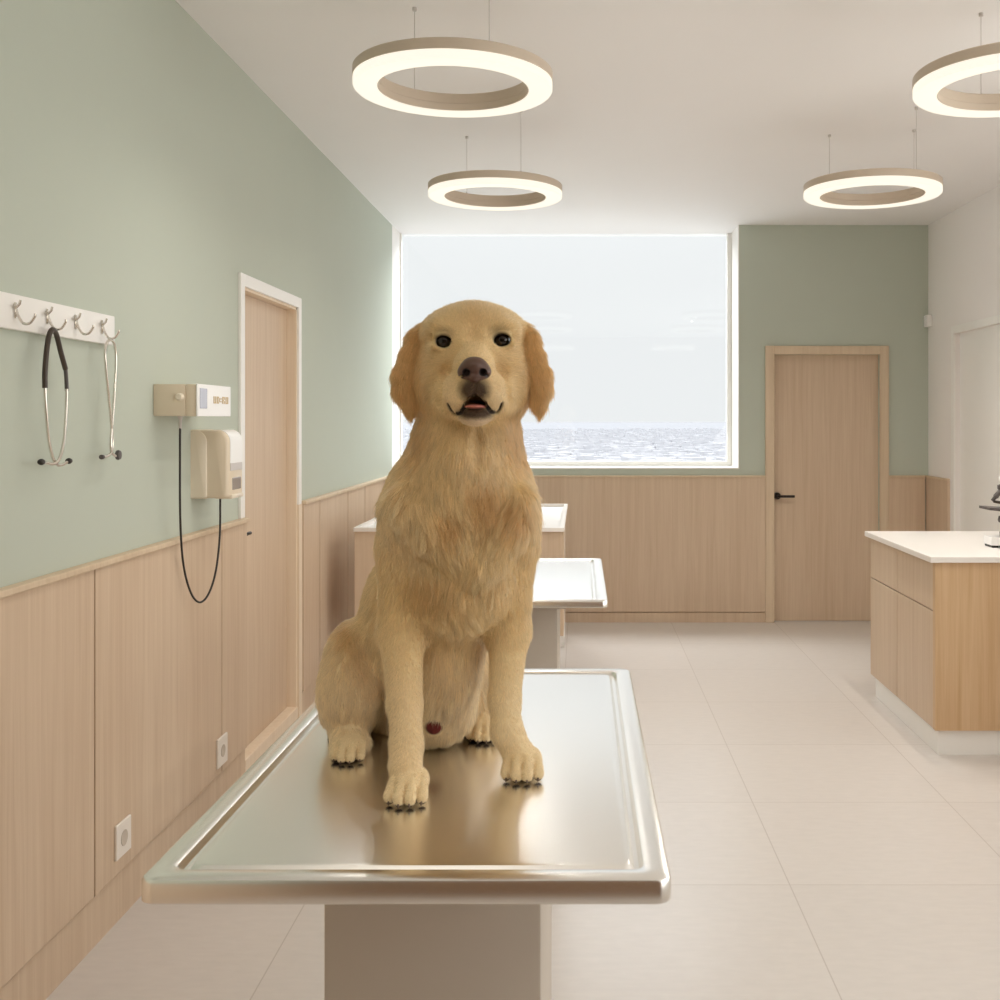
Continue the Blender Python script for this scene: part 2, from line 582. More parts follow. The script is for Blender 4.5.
d3 = thing('door_3', (XR, (DR0 + DR1) / 2, 0), None, None, kind='structure')
cs = MB()
cs.box(XR - 0.014, XR, DR0, DR0 + cw, 0, DRZ, 0.002, 1)
cs.box(XR - 0.014, XR, DR1 - cw, DR1, 0, DRZ, 0.002, 1)
cs.box(XR - 0.014, XR, DR0 + cw, DR1 - cw, DRZ - cw, DRZ, 0.002, 1)
cs.build('casing', M['white_trim'], d3)
MB().box(XR + 0.03, XR + 0.08, DR0 + cw, DR1 - cw, 0.004, DRZ - cw).build('door_panel', M['white_trim'], d3)
MB().tube([(XR + 0.03, DR0 + 0.16, 1.02), (XR - 0.02, DR0 + 0.16, 1.02), (XR - 0.022, DR0 + 0.27, 1.02)], 0.009, 12).build('handle', M['dark_bronze'], d3, 40)

# ------------------------------------------------------------------ ring lamps
def ring_lamp(label, cx, cy, angs):
    root = thing('ring_lamp', (cx, cy, CEIL), label, 'ceiling lamp', 'ring lamps hanging from the ceiling')
    zb, zt = EYE + 1.115, EYE + 1.115 + 0.062
    ro, ri = 0.335, 0.250
    zs = zb + 0.026                    # diffuser wraps a little up the outer side
    n = 96
    MB().lathe([(ri + .006, zs - 0.001), (ri, zs + .001), (ri, zt - 0.004), (ri + 0.004, zt), (ro - 0.004, zt), (ro, zt - 0.004), (ro, zs + .001), (ro - .006, zs - 0.001), (ri + .006, zs - 0.001)],
               (cx, cy, 0), 'Z', n, False, False).build('housing', M['housing'], root, 40)
    # inner wall is the housing's colour down to the underside
    MB().lathe([(ri, zs), (ri, zb + 0.002), (ri + 0.003, zb + 0.001), (ri + 0.006, zb + 0.003), (ri + .006, zs), (ri, zs)],
               (cx, cy, 0), 'Z', n, False, False).build('inner_rim', M['housing'], root, 40)
    MB().lathe([(ri + 0.004, zs), (ri + 0.004, zb), (ri + 0.008, zb - 0.003), (ro - 0.006, zb - 0.003), (ro - 0.001, zb + 0.002), (ro - 0.001, zs), (ri + 0.004, zs)],
               (cx, cy, 0), 'Z', n, False, False).build('diffuser', M['glow'], root, 40)
    for a in angs:
        a = math.radians(a)
        x, y = cx + 0.2925 * math.cos(a), cy + 0.2925 * math.sin(a)
        c = MB()
        c.tube([(x, y, zt - 0.002), (x, y, CEIL)], 0.0013, 6)
        c.lathe([(0.004, zt), (0.004, zt + 0.012)], (x, y, 0), 'Z', 10)
        c.lathe([(0.008, CEIL - 0.012), (0.008, CEIL)], (x, y, 0), 'Z', 12)
        c.build('cable', M['cable'], root, 40)
    return root


ring_lamp('largest glowing ring lamp, hanging whole above the dog, nearest of the lamps', -0.427, 3.68, (125, -61))
ring_lamp('small glowing ring lamp before the window, behind the big ring above the dog', -0.424, 5.46, (125, -61))
ring_lamp('glowing ring lamp cut off by the right edge of the picture', 1.4715, 3.68, (92, -61))
ring_lamp('glowing ring lamp hanging before the oak door on the right half of the ceiling', 1.452, 5.42, (122, 30, -61))
ring_lamp('added ring lamp out of view behind the camera, on the green wall side', -0.427, 0.12, (125, -61))  # unseen lamp added to light the front of the dog
ring_lamp('added ring lamp out of view behind the camera, on the white wall side', 1.4715, 0.12, (92, -61))  # second unseen lamp, added for the same front light

# ------------------------------------------------------------------ exam tables
def tabletop(x0, x1, y0, y1, z, taper=0.0, th=0.033):
    mb = MB()
    prof = [(0.002, -th), (0.0, 0.002 - th), (0.0, -0.006), (0.002, -0.002), (0.006, 0.0), (0.031, 0.0), (0.0345, -0.0015),
            (0.0365, -0.0055), (0.040, -0.0092), (0.046, -0.0092), (0.0495, -0.0055), (0.052, -0.0030), (0.056, -0.0025)]
    loops = []
    for ins, dz in prof:
        r = max(0.012, 0.020 - ins * 0.1) if ins < 0.033 else 0.016
        loops.append(rrect(x0 + ins, x1 - ins, y0 + ins, y1 - ins, r, z + dz, 8))
    if taper:
        for lp in loops:
            for v in lp:
                f = (v.y - y0) / (y1 - y0)
                g = (x1 - v.x) / (x1 - x0)
                v.x += taper * f * g
    mb.loft(loops, True, True)
    return mb


def exam_table(label, x0, x1, y0, y1, z, px0, px1, py0, py1, taper=0.0, th=0.033):
    root = thing('examination_table', ((x0 + x1) / 2, (y0 + y1) / 2, 0), label, 'examination table', 'steel examination tables')
    tabletop(x0, x1, y0, y1, z, taper, th).build('tabletop', M['steel'], root, 35)
    u = MB().box((x0 + x1) / 2 - 0.2, (x0 + x1) / 2 + 0.2, (y0 + y1) / 2 - 0.4, (y0 + y1) / 2 + 0.4, z - 0.055, z - th)
    u.build('support_frame', M['grey_pedestal'], root)
    MB().box(px0, px1, py0, py1, 0.05, z - 0.055, 0.006, 2).build('pedestal', M['grey_pedestal'], root, 35)
    MB().box(px0 - 0.06, px1 + 0.06, py0 - 0.12, py1 + 0.12, 0.0, 0.05, 0.01, 2).build('base_plate', M['grey_pedestal'], root, 35)
    return root


TX0, TX1 = (136.5 - 580) / F * 1.40, (672.5 - 580) / F * 1.40
TY0, TY1 = 0.59 * F / 459.5, 0.59 * F / 248.0
exam_table('brushed steel examination table in the foreground that the dog sits on', TX0, TX1, TY0, TY1, TABLE_H, -0.40, -0.06, 1.7, 2.3, 0.012)
exam_table('second steel examination table standing behind the dog, with a grey pedestal', -0.588, 0.092, 0.59 * F / 180.0, 0.59 * F / 138.0, TABLE_H, -0.42, -0.079, 3.85, 4.35, 0.0, 0.026)

# ------------------------------------------------------------------ wide counter at the back, behind the dog
ct = thing('back_counter', (-0.7, 7.0, 0), 'low oak counter with a white tray top at the far end behind the dog', 'counter')
cx0, cx1, cy0, cy1, cz = -1.25, -0.087, 6.0, 7.72, 0.944
loops = [rrect(cx0 + i, cx1 - i, cy0 + i, cy1 - i, 0.006, cz + dz, 3) for i, dz in
         ((0.0, -0.022), (0.0, -0.002), (0.002, 0.0), (0.024, 0.0), (0.027, -0.018), (0.034, -0.020))]
MB().loft(loops).build('tray_top', M['counter'], ct, 35)
MB().box(cx0 + 0.006, cx1 - 0.004, cy0 + 0.012, cy0 + 0.50, 0.345, cz - 0.022, 0.002, 1).build('body', M['oak'], ct)
MB().box(cx1 - 0.05, cx1 - 0.018, cy1 - 0.34, cy1 - 0.02, 0.0, cz - 0.022).build('support_panel', M['white_trim'], ct)
MB().box(cx0 + 0.02, cx0 + 0.05, cy1 - 0.34, cy1 - 0.02, 0.0, cz - 0.022).build('support_panel', M['white_trim'], ct)

# ------------------------------------------------------------------ right cabinet island
ci = thing('cabinet_island', (2.0, 5.55, 0), 'oak cabinet with white worktop and white plinth standing at the right', 'cabinet')
bx0, bx1, by0, by1 = 1.626, 2.42, 4.985, 6.10
MB().box(bx0 + 0.018, bx1, by0, by1, 0.116, 0.886).build('body', M['oak_warm'], ci)
MB().box(bx0 - 0.001, bx0 + 0.018, by0, by0 + 0.034, 0.116, 0.886).build('side_panel_edge', M['oak_warm'], ci)
ym = 1090 * bx0 / (897 - 580)
zd = EYE - (611 - 420) / F * 5.02
g = 0.003
for a, b in ((by0 + 0.036, ym - g), (ym + g, by1)):
    MB().box(bx0, bx0 + 0.017, a, b, zd + g, 0.884, 0.0012, 1).build('drawer', M['oak'], ci)
    MB().box(bx0, bx0 + 0.017, a, b, 0.117, zd - g, 0.0012, 1).build('door', M['oak'], ci)
MB().box(bx0 + 0.02, bx1 - 0.02, by0 + 0.02, by1 - 0.03, 0.0, 0.116).build('plinth', M['white_trim'], ci)
MB().box(bx0 - 0.030, bx1 + 0.015, by0 - 0.022, by1 + 0.015, 0.886, 0.914, 0.003, 2).build('worktop', M['counter'], ci)
# ------------------------------------------------------------------ microscope on the island
mz = 0.914
mY = 5.36
mx = 2.06                       # centre of the base
mi = thing('microscope', (mx, mY, mz), 'white and dark grey microscope on the worktop at the right edge', 'microscope')
b = MB()
b.loft([[Vector((mx - 0.055 + 0.02 * (1 - abs(s)) * 0 + dx, mY + dy, z)) for dx, dy in
         [(0, -0.05), (0.06, -0.075), (0.19, -0.08), (0.19, 0.08), (0.06, 0.075), (0, 0.05)]] for s, z in ((0, mz + 0.012), (0, mz + 0.05))])
b.build('base', M['white_plastic'], mi)
f = MB()
f.box(mx - 0.052, mx - 0.02, mY - 0.05, mY + 0.05, mz, mz + 0.012, 0.003, 2)
f.box(mx, mx + 0.13, mY - 0.078, mY + 0.078, mz, mz + 0.012, 0.003, 2)
f.build('rubber_foot', M['black_rubber'], mi)
arm = [(mx + 0.16, mY, mz + 0.05), (mx + 0.165, mY, mz + 0.15), (mx + 0.15, mY, mz + 0.26), (mx + 0.10, mY, mz + 0.31), (mx + 0.03, mY, mz + 0.32)]
MB().tube(spline(arm, 8), 0.028, 14).build('arm', M['white_plastic'], mi, 50)
st = MB()
st.loft([[Vector((mx - 0.072, mY + s, mz + 0.185 + dz)), Vector((mx + 0.15, mY + s, mz + 0.162 + dz)), Vector((mx + 0.15, mY + s, mz + 0.186 + dz)), Vector((mx - 0.072, mY + s, mz + 0.197 + dz))]
         for s, dz in ((-0.07, 0), (0.07, 0))])
st.build('stage', M['dark_grey'], mi)
MB().lathe([(0.03, 0), (0.034, 0.01), (0.03, 0.03)], (mx + 0.03, mY, mz + 0.12), 'Z', 24).build('condenser', M['dark_grey'], mi, 40)
MB().lathe([(0.024, 0), (0.026, 0.02), (0.018, 0.05)], (mx + 0.03, mY, mz + 0.05), 'Z', 24).build('illuminator', M['dark_grey'], mi, 40)
MB().lathe([(0.02, 0), (0.036, 0.012), (0.036, 0.03), (0.02, 0.036)], (mx + 0.03, mY, mz + 0.272), 'Z', 28).build('nosepiece', M['dark_grey'], mi, 40)
for dx, dz in ((-0.058, -0.048), (0.0, -0.066), (0.05, -0.045)):
    p0 = Vector((mx + 0.025 + dx * 0.3, mY, mz + 0.274))
    p1 = Vector((mx + 0.025 + dx, mY, mz + 0.274 + dz))
    MB().tube([p0, p0.lerp(p1, .6), p0.lerp(p1, .62), p1], [0.013, 0.013, 0.010, 0.008], 14).build('objective', M['dark_grey'], mi, 40)
MB().lathe([(0.030, 0), (0.042, 0.012), (0.044, 0.035), (0.03, 0.052)], (mx + 0.045, mY, mz + 0.305), 'Z', 28).build('head', M['white_plastic'], mi, 50)
for s in (-1, 1):
    MB().tube([(mx + 0.06, mY + s * 0.03, mz + 0.34), (mx + 0.15, mY + s * 0.032, mz + 0.40)], [0.016, 0.015], 14).build('eyepiece', M['dark_grey'], mi, 40)
    MB().lathe([(0.026, 0), (0.026, 0.022)], (mx + 0.165, mY + (0.03 if s > 0 else -0.052), mz + 0.11), 'Y', 24).build('focus_knob', M['dark_grey'], mi, 40)

# ------------------------------------------------------------------ hook rail on the left wall
hr = thing('hook_rail', (XL, 2.9, 1.80), 'white wall board with four chrome hooks on the green wall at the left', 'hook rail')
bt = 0.02
BF = XL + bt
ye = BF * F / (115 - 580)
MB().box(XL, BF, 2.40, ye, 1.763, 1.851, 0.003, 2).build('board', M['white_trim'], hr, 40)
hooks = []
for px in (14.5, 46.5, 75, 101.5):
    y = BF * F / (px - 580) * 1.0
    hooks.append(y)
    zc = 1.815
    h = MB()
    h.box(BF, BF + 0.004, y - 0.0045, y + 0.0045, zc - 0.024, zc + 0.016, 0.0015, 1)
    h.tube(spline([(BF + 0.002, y, zc + 0.006), (BF + 0.008, y, zc - 0.016), (BF + 0.020, y + 0.002, zc - 0.036), (BF + 0.036, y + 0.004, zc - 0.036), (BF + 0.047, y + 0.006, zc - 0.020), (BF + 0.0485, y + 0.006, zc - 0.012)], 8), 0.0034, 10)
    h.tube([(BF + 0.002, y, zc), (BF + 0.014, y - 0.004, zc + 0.010), (BF + 0.018, y - 0.006, zc + 0.020)], 0.003, 8)
    h.tube([(BF + 0.002, y, zc), (BF + 0.010, y - 0.022, zc + 0.006)], 0.003, 8)
    h.build('hook', M['chrome'], hr, 50)

# ------------------------------------------------------------------ stethoscopes
SX = BF + 0.026


def sp(px, py, dx=0.0):
    """point in the plane X = SX + dx parallel to the left wall"""
    X = SX + dx
    Y = X * F / (px - 580)
    return P(px, py, Y)


s1 = thing('hanging_stethoscope', sp(52, 331), 'stethoscope with dark tubing and black ear tips hanging from the second hook', 'stethoscope', 'stethoscopes hanging on the hook rail')
MB().tube(spline([sp(45, 388), sp(45, 372), sp(46.5, 352), sp(49, 336), sp(52.5, 329.5, 0.004), sp(56.5, 335), sp(60.5, 351), sp(65.5, 369)], 8), 0.0068, 12).build('tubing', M['brown_tube'], s1, 60)
MB().tube(spline([sp(65.3, 367), sp(66.3, 379), sp(66.8, 391)], 6), 0.0052, 10).build('sleeve', M['dark_grey'], s1, 60)
MB().tube(spline([sp(45, 386), sp(46, 410), sp(48.5, 438), sp(52.5, 457), sp(57, 464.5), sp(62, 464.8), sp(67, 462)], 8), 0.0042, 10).build('ear_tube', M['chrome'], s1, 60)
MB().tube(spline([sp(66.8, 389, 0.004), sp(66, 415, 0.006), sp(64, 440, 0.008), sp(60, 457, 0.008), sp(55, 463.5, 0.006), sp(48, 463.5), sp(43, 462.5)], 8), 0.0042, 10).build('ear_tube', M['chrome'], s1, 60)
for c, dirx in ((sp(41.5, 462), -1), (sp(69, 461), 1)):
    MB().lathe([(0.002, -0.011), (0.007, -0.008), (0.0085, 0.0), (0.0065, 0.008), (0.002, 0.011)], c, 'Y', 16).build('ear_tip', M['black_rubber'], s1, 60)

s2 = thing('hanging_stethoscope', sp(110, 341), 'slim metallic stethoscope with crossed tubes hanging from the last hook', 'stethoscope', 'stethoscopes hanging on the hook rail')
MB().tube(spline([sp(102.5, 456.5), sp(107, 456), sp(111.5, 452), sp(112.6, 440), sp(110.5, 415), sp(107.5, 385), sp(105.2, 358), sp(106.2, 345), sp(109.8, 339.8, 0.004), sp(114, 343.5), sp(116, 358), sp(115, 385), sp(113, 415), sp(111, 440), sp(111.5, 452), sp(115.5, 456)], 10), 0.0042, 10).build('tubing', M['chrome'], s2, 60)
MB().lathe([(0.003, -0.006), (0.014, -0.005), (0.015, 0.0), (0.013, 0.005), (0.003, 0.006)], sp(118.5, 455), 'X', 20).build('chest_piece', M['dark_grey'], s2, 50)
MB().lathe([(0.002, -0.008), (0.007, -0.005), (0.007, 0.004), (0.002, 0.008)], sp(102, 457), 'Y', 14).build('ear_tip', M['dark_grey'], s2, 50)

# ------------------------------------------------------------------ wall box with display
yb0 = XL * F / (153 - 580)
xf = (197.6 - 580) / F * yb0
yb1 = xf * F / (230.7 - 580)
z1, z0 = EYE + (420 - 384) / F * yb0, EYE + (420 - 416) / F * yb0
wbx = thing('wall_control_box', (XL, (yb0 + yb1) / 2, z0), 'ivory and white control box with small display on the green wall', 'control box')
xs = XL + (xf - XL) * 0.72
MB().box(XL, xs, yb0, yb1, z0, z1, 0.004, 2).build('housing', M['ivory_plastic'], wbx, 40)
MB().box(xs, xf - 0.006, yb0 + 0.002, yb1, z0, z1, 0.004, 2).build('front_section', M['ivory_plastic'], wbx, 40)
MB().box(xf - 0.006, xf, yb0, yb1, z0 - 0.001, z1 + 0.001, 0.0015, 1).build('front_plate', M['white_plastic'], wbx, 40)
yof = lambda px: xf * F / (px - 580)
zof = lambda py, y: EYE - (py - 420) / F * y
MB().box(xf, xf + 0.0015, yof(199.8), yof(206.8), zof(408.5, yb0 + 0.07), zof(388.5, yb0 + 0.07)).build('display', M['display'], wbx)
# tan characters printed on the plate, read as UD:RO
GL = {'U': ["1.1", "1.1", "1.1", "1.1", "111"], 'D': ["11.", "1.1", "1.1", "1.1", "11."], ':': [".", "1", ".", "1", "."],
      'R': ["111", "1.1", "11.", "1.1", "1.1"], 'O': ["111", "1.1", "1.1", "1.1", "111"]}
gm = MB()
ya, yz = yof(213.5), yof(228.0)
za, zb_ = zof(403.6, 3.85), zof(396.6, 3.85)
cols = 3 + 1 + 3 + 1 + 1 + 1 + 3 + 1 + 3
cwid = (yz - ya) / cols
c = 0
for ch in 'UD:RO':
    rows = GL[ch]
    for ri_, row in enumerate(rows):
        for k, v in enumerate(row):
            if v == '1':
                rh = (zb_ - za) / 5
                gm.box(xf, xf + 0.0012, ya + (c + k) * cwid, ya + (c + k + 1) * cwid, zb_ - (ri_ + 1) * rh, zb_ - ri_ * rh)
    c += len(rows[0]) + 1
gm.build('printed_characters', M['tan_mark'], wbx)
kx = (180.5 - 580) / F * yb0
kz = zof(397, yb0)
k = MB()
k.lathe([(0.013, 0.0), (0.012, -0.016), (0.009, -0.02)], (kx, yb0, kz), 'Y', 20)
k.build('knob', M['ivory_light'], wbx, 40)

# ------------------------------------------------------------------ dispenser
yd0 = XL * F / (190.5 - 580)
xd = (228.0 - 580) / F * yd0
yd1 = xd * F / (243.0 - 580)
dz1, dz0 = zof(429.5, yd0), zof(499, yd0)
dp = thing('wall_dispenser', (XL, (yd0 + yd1) / 2, dz0), 'rounded ivory wall dispenser with a white front, mounted below the control box', 'dispenser')


def drounded(x0, x1, y0, y1, z0, z1, r_top, r_bot):
    pts = [(x0, z0)]
    n = 8
    for k in range(n + 1):
        a = math.radians(-90 + 90 * k / n)
        pts.append((x1 - r_bot + r_bot * math.cos(a), z0 + r_bot + r_bot * math.sin(a)))
    for k in range(n + 1):
        a = math.radians(90 * k / n)
        pts.append((x1 - r_top + r_top * math.cos(a), z1 - r_top + r_top * math.sin(a)))
    pts.append((x0, z1))
    def ring(y, s):
        cx, cz = (x0 + x1) / 2, (z0 + z1) / 2
        return [Vector((x0 + (px - x0) * (1 - s * 0.10), y, cz + (pz - cz) * (1 - s * 0.04))) for px, pz in pts]
    return [ring(y0, 1), ring(y0 + 0.004, 0.45), ring(y0 + 0.012, 0.0), ring(y1 - 0.012, 0.0), ring(y1 - 0.004, 0.45), ring(y1, 1)]


MB().loft(drounded(XL, XL + (xd - XL) * 0.45, yd0, yd1, dz0, dz1, 0.045, 0.012)).build('back_shell', M['ivory_light'], dp, 50)
MB().loft(drounded(XL + 0.01, xd, yd0 + 0.004, yd1, dz0 + 0.002, dz1 - 0.002, 0.045, 0.015)).build('cover', M['ivory_plastic'], dp, 50)
# white front: curved upper panel, grey strip, smoked window
fp = MB()
n = 10
prof = []
for k in range(n + 1):
    a = math.radians(75 * (1 - k / n))
    prof.append((xd - 0.045 + 0.047 * math.cos(a), dz1 - 0.047 + 0.047 * math.sin(a)))
zc_ = dz1 - 0.125
prof.append((xd + 0.002, zc_))
loops = []
for y in (yd0 + 0.022, yd1 - 0.014):
    loops.append([Vector((a, y, b)) for a, b in prof] + [Vector((a - 0.01, y, b - 0.002)) for a, b in reversed(prof)])
fp.loft(loops)
fp.build('front_panel', M['white_plastic'], dp, 40)
MB().box(xd - 0.01, xd + 0.002, yd0 + 0.024, yd1 - 0.016, zc_ - 0.028, zc_).build('grey_strip', M['silver_plastic'], dp)
MB().box(xd - 0.012, xd + 0.002, yd0 + 0.05, yd1 - 0.03, dz0 + 0.03, dz0 + 0.075, 0.002, 1).build('smoked_window', M['grey_window'], dp)
MB().box(xd - 0.06, xd + 0.006, yd0 + 0.03, yd1 - 0.012, dz0 - 0.002, dz0 + 0.014, 0.004, 2).build('spout', M['ivory_light'], dp, 40)

# hanging black cable between the two
kx2 = (180.2 - 580) / F * (yb0 + 0.06)
a0 = Vector((kx2, yb0 + 0.06, z0))
Yd = yd0 + 0.08
a1 = P(220.3, 499.5, Yd)
a1.z = dz0 + 0.002
mid = []
for px, py, t in ((180.0, 450, .0), (180.3, 520, .1), (183.5, 565, .28), (191, 593, .42), (200, 602.3, .55), (209, 593, .68), (216, 570, .8), (219.8, 535, .93)):
    mid.append(P(px, py, a0.y + (Yd - a0.y) * t))
cbl = thing('hanging_cable', a0, 'thin black cable looping down from the control box to the dispenser', 'cable')
MB().tube(spline([a0 - Vector((0, 0, 0.025))] + mid + [a1], 10), 0.0038, 10).build('cord', M['black_rubber'], cbl, 60)
MB().tube([a0 + Vector((0, 0, 0.0005)), a0 - Vector((0, 0, 0.012)), a0 - Vector((0, 0, 0.045))], [0.010, 0.006, 0.0042], 12).build('strain_relief', M['silver_plastic'], cbl, 60)

# ------------------------------------------------------------------ power outlets
def outlet(px0, px1, pyc, label):
    y0_, y1_ = PLX * F / (px0 - 580), PLX * F / (px1 - 580)
    yc = (y0_ + y1_) / 2
    zc = EYE - (pyc - 420) / F * yc
    h = (y1_ - y0_) / 2
    o = thing('power_outlet', (PLX, yc, zc), label, 'power outlet', 'power outlets on the oak panelling')
    MB().box(PLX, PLX + 0.009, yc - h, yc + h, zc - h * 1.0, zc + h * 1.0, 0.002, 1).build('cover_plate', M['outlet'], o)
    MB().lathe([(0.024, 0.009), (0.024, 0.0105), (0.021, 0.0105), (0.019, 0.0095), (0.0, 0.0095)], (PLX, yc, zc), 'X', 28, False, False).build('socket', M['hole'], o, 30)


outlet(114, 128.5, 837.5, 'white power outlet low on the oak panelling, the nearer one by the table corner')
outlet(216, 225.5, 750.5, 'white power outlet low on the oak panelling, the farther one nearer the door')

# small white sensor high in the far right corner
se = MB().box(XR - 0.04, XR, 8.2, 8.285, 2.24, 2.33, 0.006, 2).build('wall_sensor', M['white_plastic'], None, 40)
tag(se, 'tiny white sensor box high in the corner beside the oak door', 'sensor')

# ------------------------------------------------------------------ city far below, seen through the window
rng = random.Random(3)
cm = MB()
bm = cm.bm
v = [bm.verts.new(p) for p in ((-9000, 700, -62), (9000, 700, -62), (40000, 70000, -62), (-40000, 70000, -62))]
bm.faces.new(v)
for i in range(5200):
    d = 1300 + 6200 * rng.random() ** 1.7
    x = (rng.uniform(-0.22, 0.20)) * d * 1.25
    w, dp_, h = rng.uniform(6, 22), rng.uniform(10, 40), rng.uniform(2, 8) * (1.6 if rng.random() < .06 else 1)
    a = rng.choice((0.2, 0.2 + PI / 2, -0.5)) + rng.uniform(-.1, .1)
    ca, sa = math.cos(a), math.sin(a)
    vs = []
    for z in (-62, -62 + h):
        for ux, uy in ((-w, -dp_), (w, -dp_), (w, dp_), (-w, dp_)):
            vs.append(bm.verts.new((x + (ux * ca - uy * sa) / 2, d + (ux * sa + uy * ca) / 2, z)))
    for q in ((0, 1, 5, 4), (1, 2, 6, 5), (2, 3, 7, 6), (3, 0, 4, 7), (4, 5, 6, 7)):
        bm.faces.new([vs[k] for k in q])
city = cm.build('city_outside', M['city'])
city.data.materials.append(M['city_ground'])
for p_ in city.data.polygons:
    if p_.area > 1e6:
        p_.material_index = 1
tag(city, 'pale hazy city spread out far below the window', 'city', kind='stuff')

# ------------------------------------------------------------------ light
w = bpy.data.worlds.new('overcast_sky')
SC.world = w
w.use_nodes = True
bg = w.node_tree.nodes['Background']
nt = w.node_tree
tc = nt.nodes.new('ShaderNodeTexCoord')
sx = nt.nodes.new('ShaderNodeSeparateXYZ')
nt.links.new(tc.outputs['Generated'], sx.inputs[0])
mr = nt.nodes.new('ShaderNodeMapRange')           # overcast sky: about three times brighter overhead than at the horizon
mr.inputs['From Min'].default_value = 0.20
mr.inputs['From Max'].default_value = 1.0
mr.inputs['To Min'].default_value = 0.97
mr.inputs['To Max'].default_value = 3.4
nt.links.new(sx.outputs['Z'], mr.inputs['Value'])
nt.links.new(mr.outputs['Result'], bg.inputs['Strength'])
bg.inputs['Color'].default_value = (0.985, 0.99, 1.0, 1)


def area(name, loc, rot, sx, sy, power, col):
    l = bpy.data.lights.new(name, 'AREA')
    l.shape = 'RECTANGLE'
    l.size, l.size_y = sx, sy
    l.energy = power
    l.color = col
    o = bpy.data.objects.new(name, l)
    COL.objects.link(o)
    o.location = loc
    o.rotation_euler = rot
    return o


area('added_fill_side', (XR + 0.13, (RWY0 + RWY1) / 2, (RWZ0 + RWZ1) / 2), (0, PI / 2 + 0.6, 0), RWZ1 - RWZ0 - 0.1, RWY1 - RWY0 - 0.1, 56, (1.0, 0.95, 0.87))  # added fill light in the unseen side window
# added fill light hidden below the front window sill, aimed up at the ceiling
area('added_fill_below_sill', ((XL + WX1) / 2, 9.5, 0.75), (PI + 0.75, 0, 0), 2.6, 1.3, 24, (0.96, 0.98, 1.0))

area('added_fill_above_window', ((XL + WX1) / 2, 9.8, 3.95), (-0.85, 0, 0), 2.6, 1.2, 170, (0.97, 0.985, 1.0))  # added fill light above the front window, out of view, boosting the sky

# the light the ring lamps throw downwards
def ring_light(cx, cy, power, col=(1.0, 0.95, 0.88)):
    for k in range(4):
        a = PI / 4 + k * PI / 2
        l = bpy.data.lights.new('ring_lamp_light', 'SPOT')
        l.energy = power / 4
        l.spot_size = math.radians(172)
        l.spot_blend = 1.0
        l.shadow_soft_size = 0.0
        l.color = col
        o = bpy.data.objects.new('ring_lamp_light', l)
        COL.objects.link(o)
        o.location = (cx + 0.29 * math.cos(a), cy + 0.29 * math.sin(a), EYE + 1.115 - 0.012)


for x_, y_, p_ in ((-0.427, 3.68, 30), (-0.424, 5.46, 14), (1.4715, 3.68, 24), (1.452, 5.42, 95)):
    ring_light(x_, y_, p_)
ring_light(-0.427, 0.12, 52, (1.0, 0.91, 0.79))  # front fill on the dog from the added lamp behind the camera
ring_light(1.4715, 0.12, 44, (1.0, 0.91, 0.79))  # front fill from the other added lamp

SC.view_settings.view_transform = 'Standard'
SC.view_settings.look = 'None'
SC.view_settings.exposure = 0.0
SC.view_settings.gamma = 1.0
SC.view_settings.use_curve_mapping = False
SC.cycles.use_denoising = True
SC.cycles.max_bounces = 12
SC.cycles.diffuse_bounces = 8
SC.cycles.sample_clamp_indirect = 6
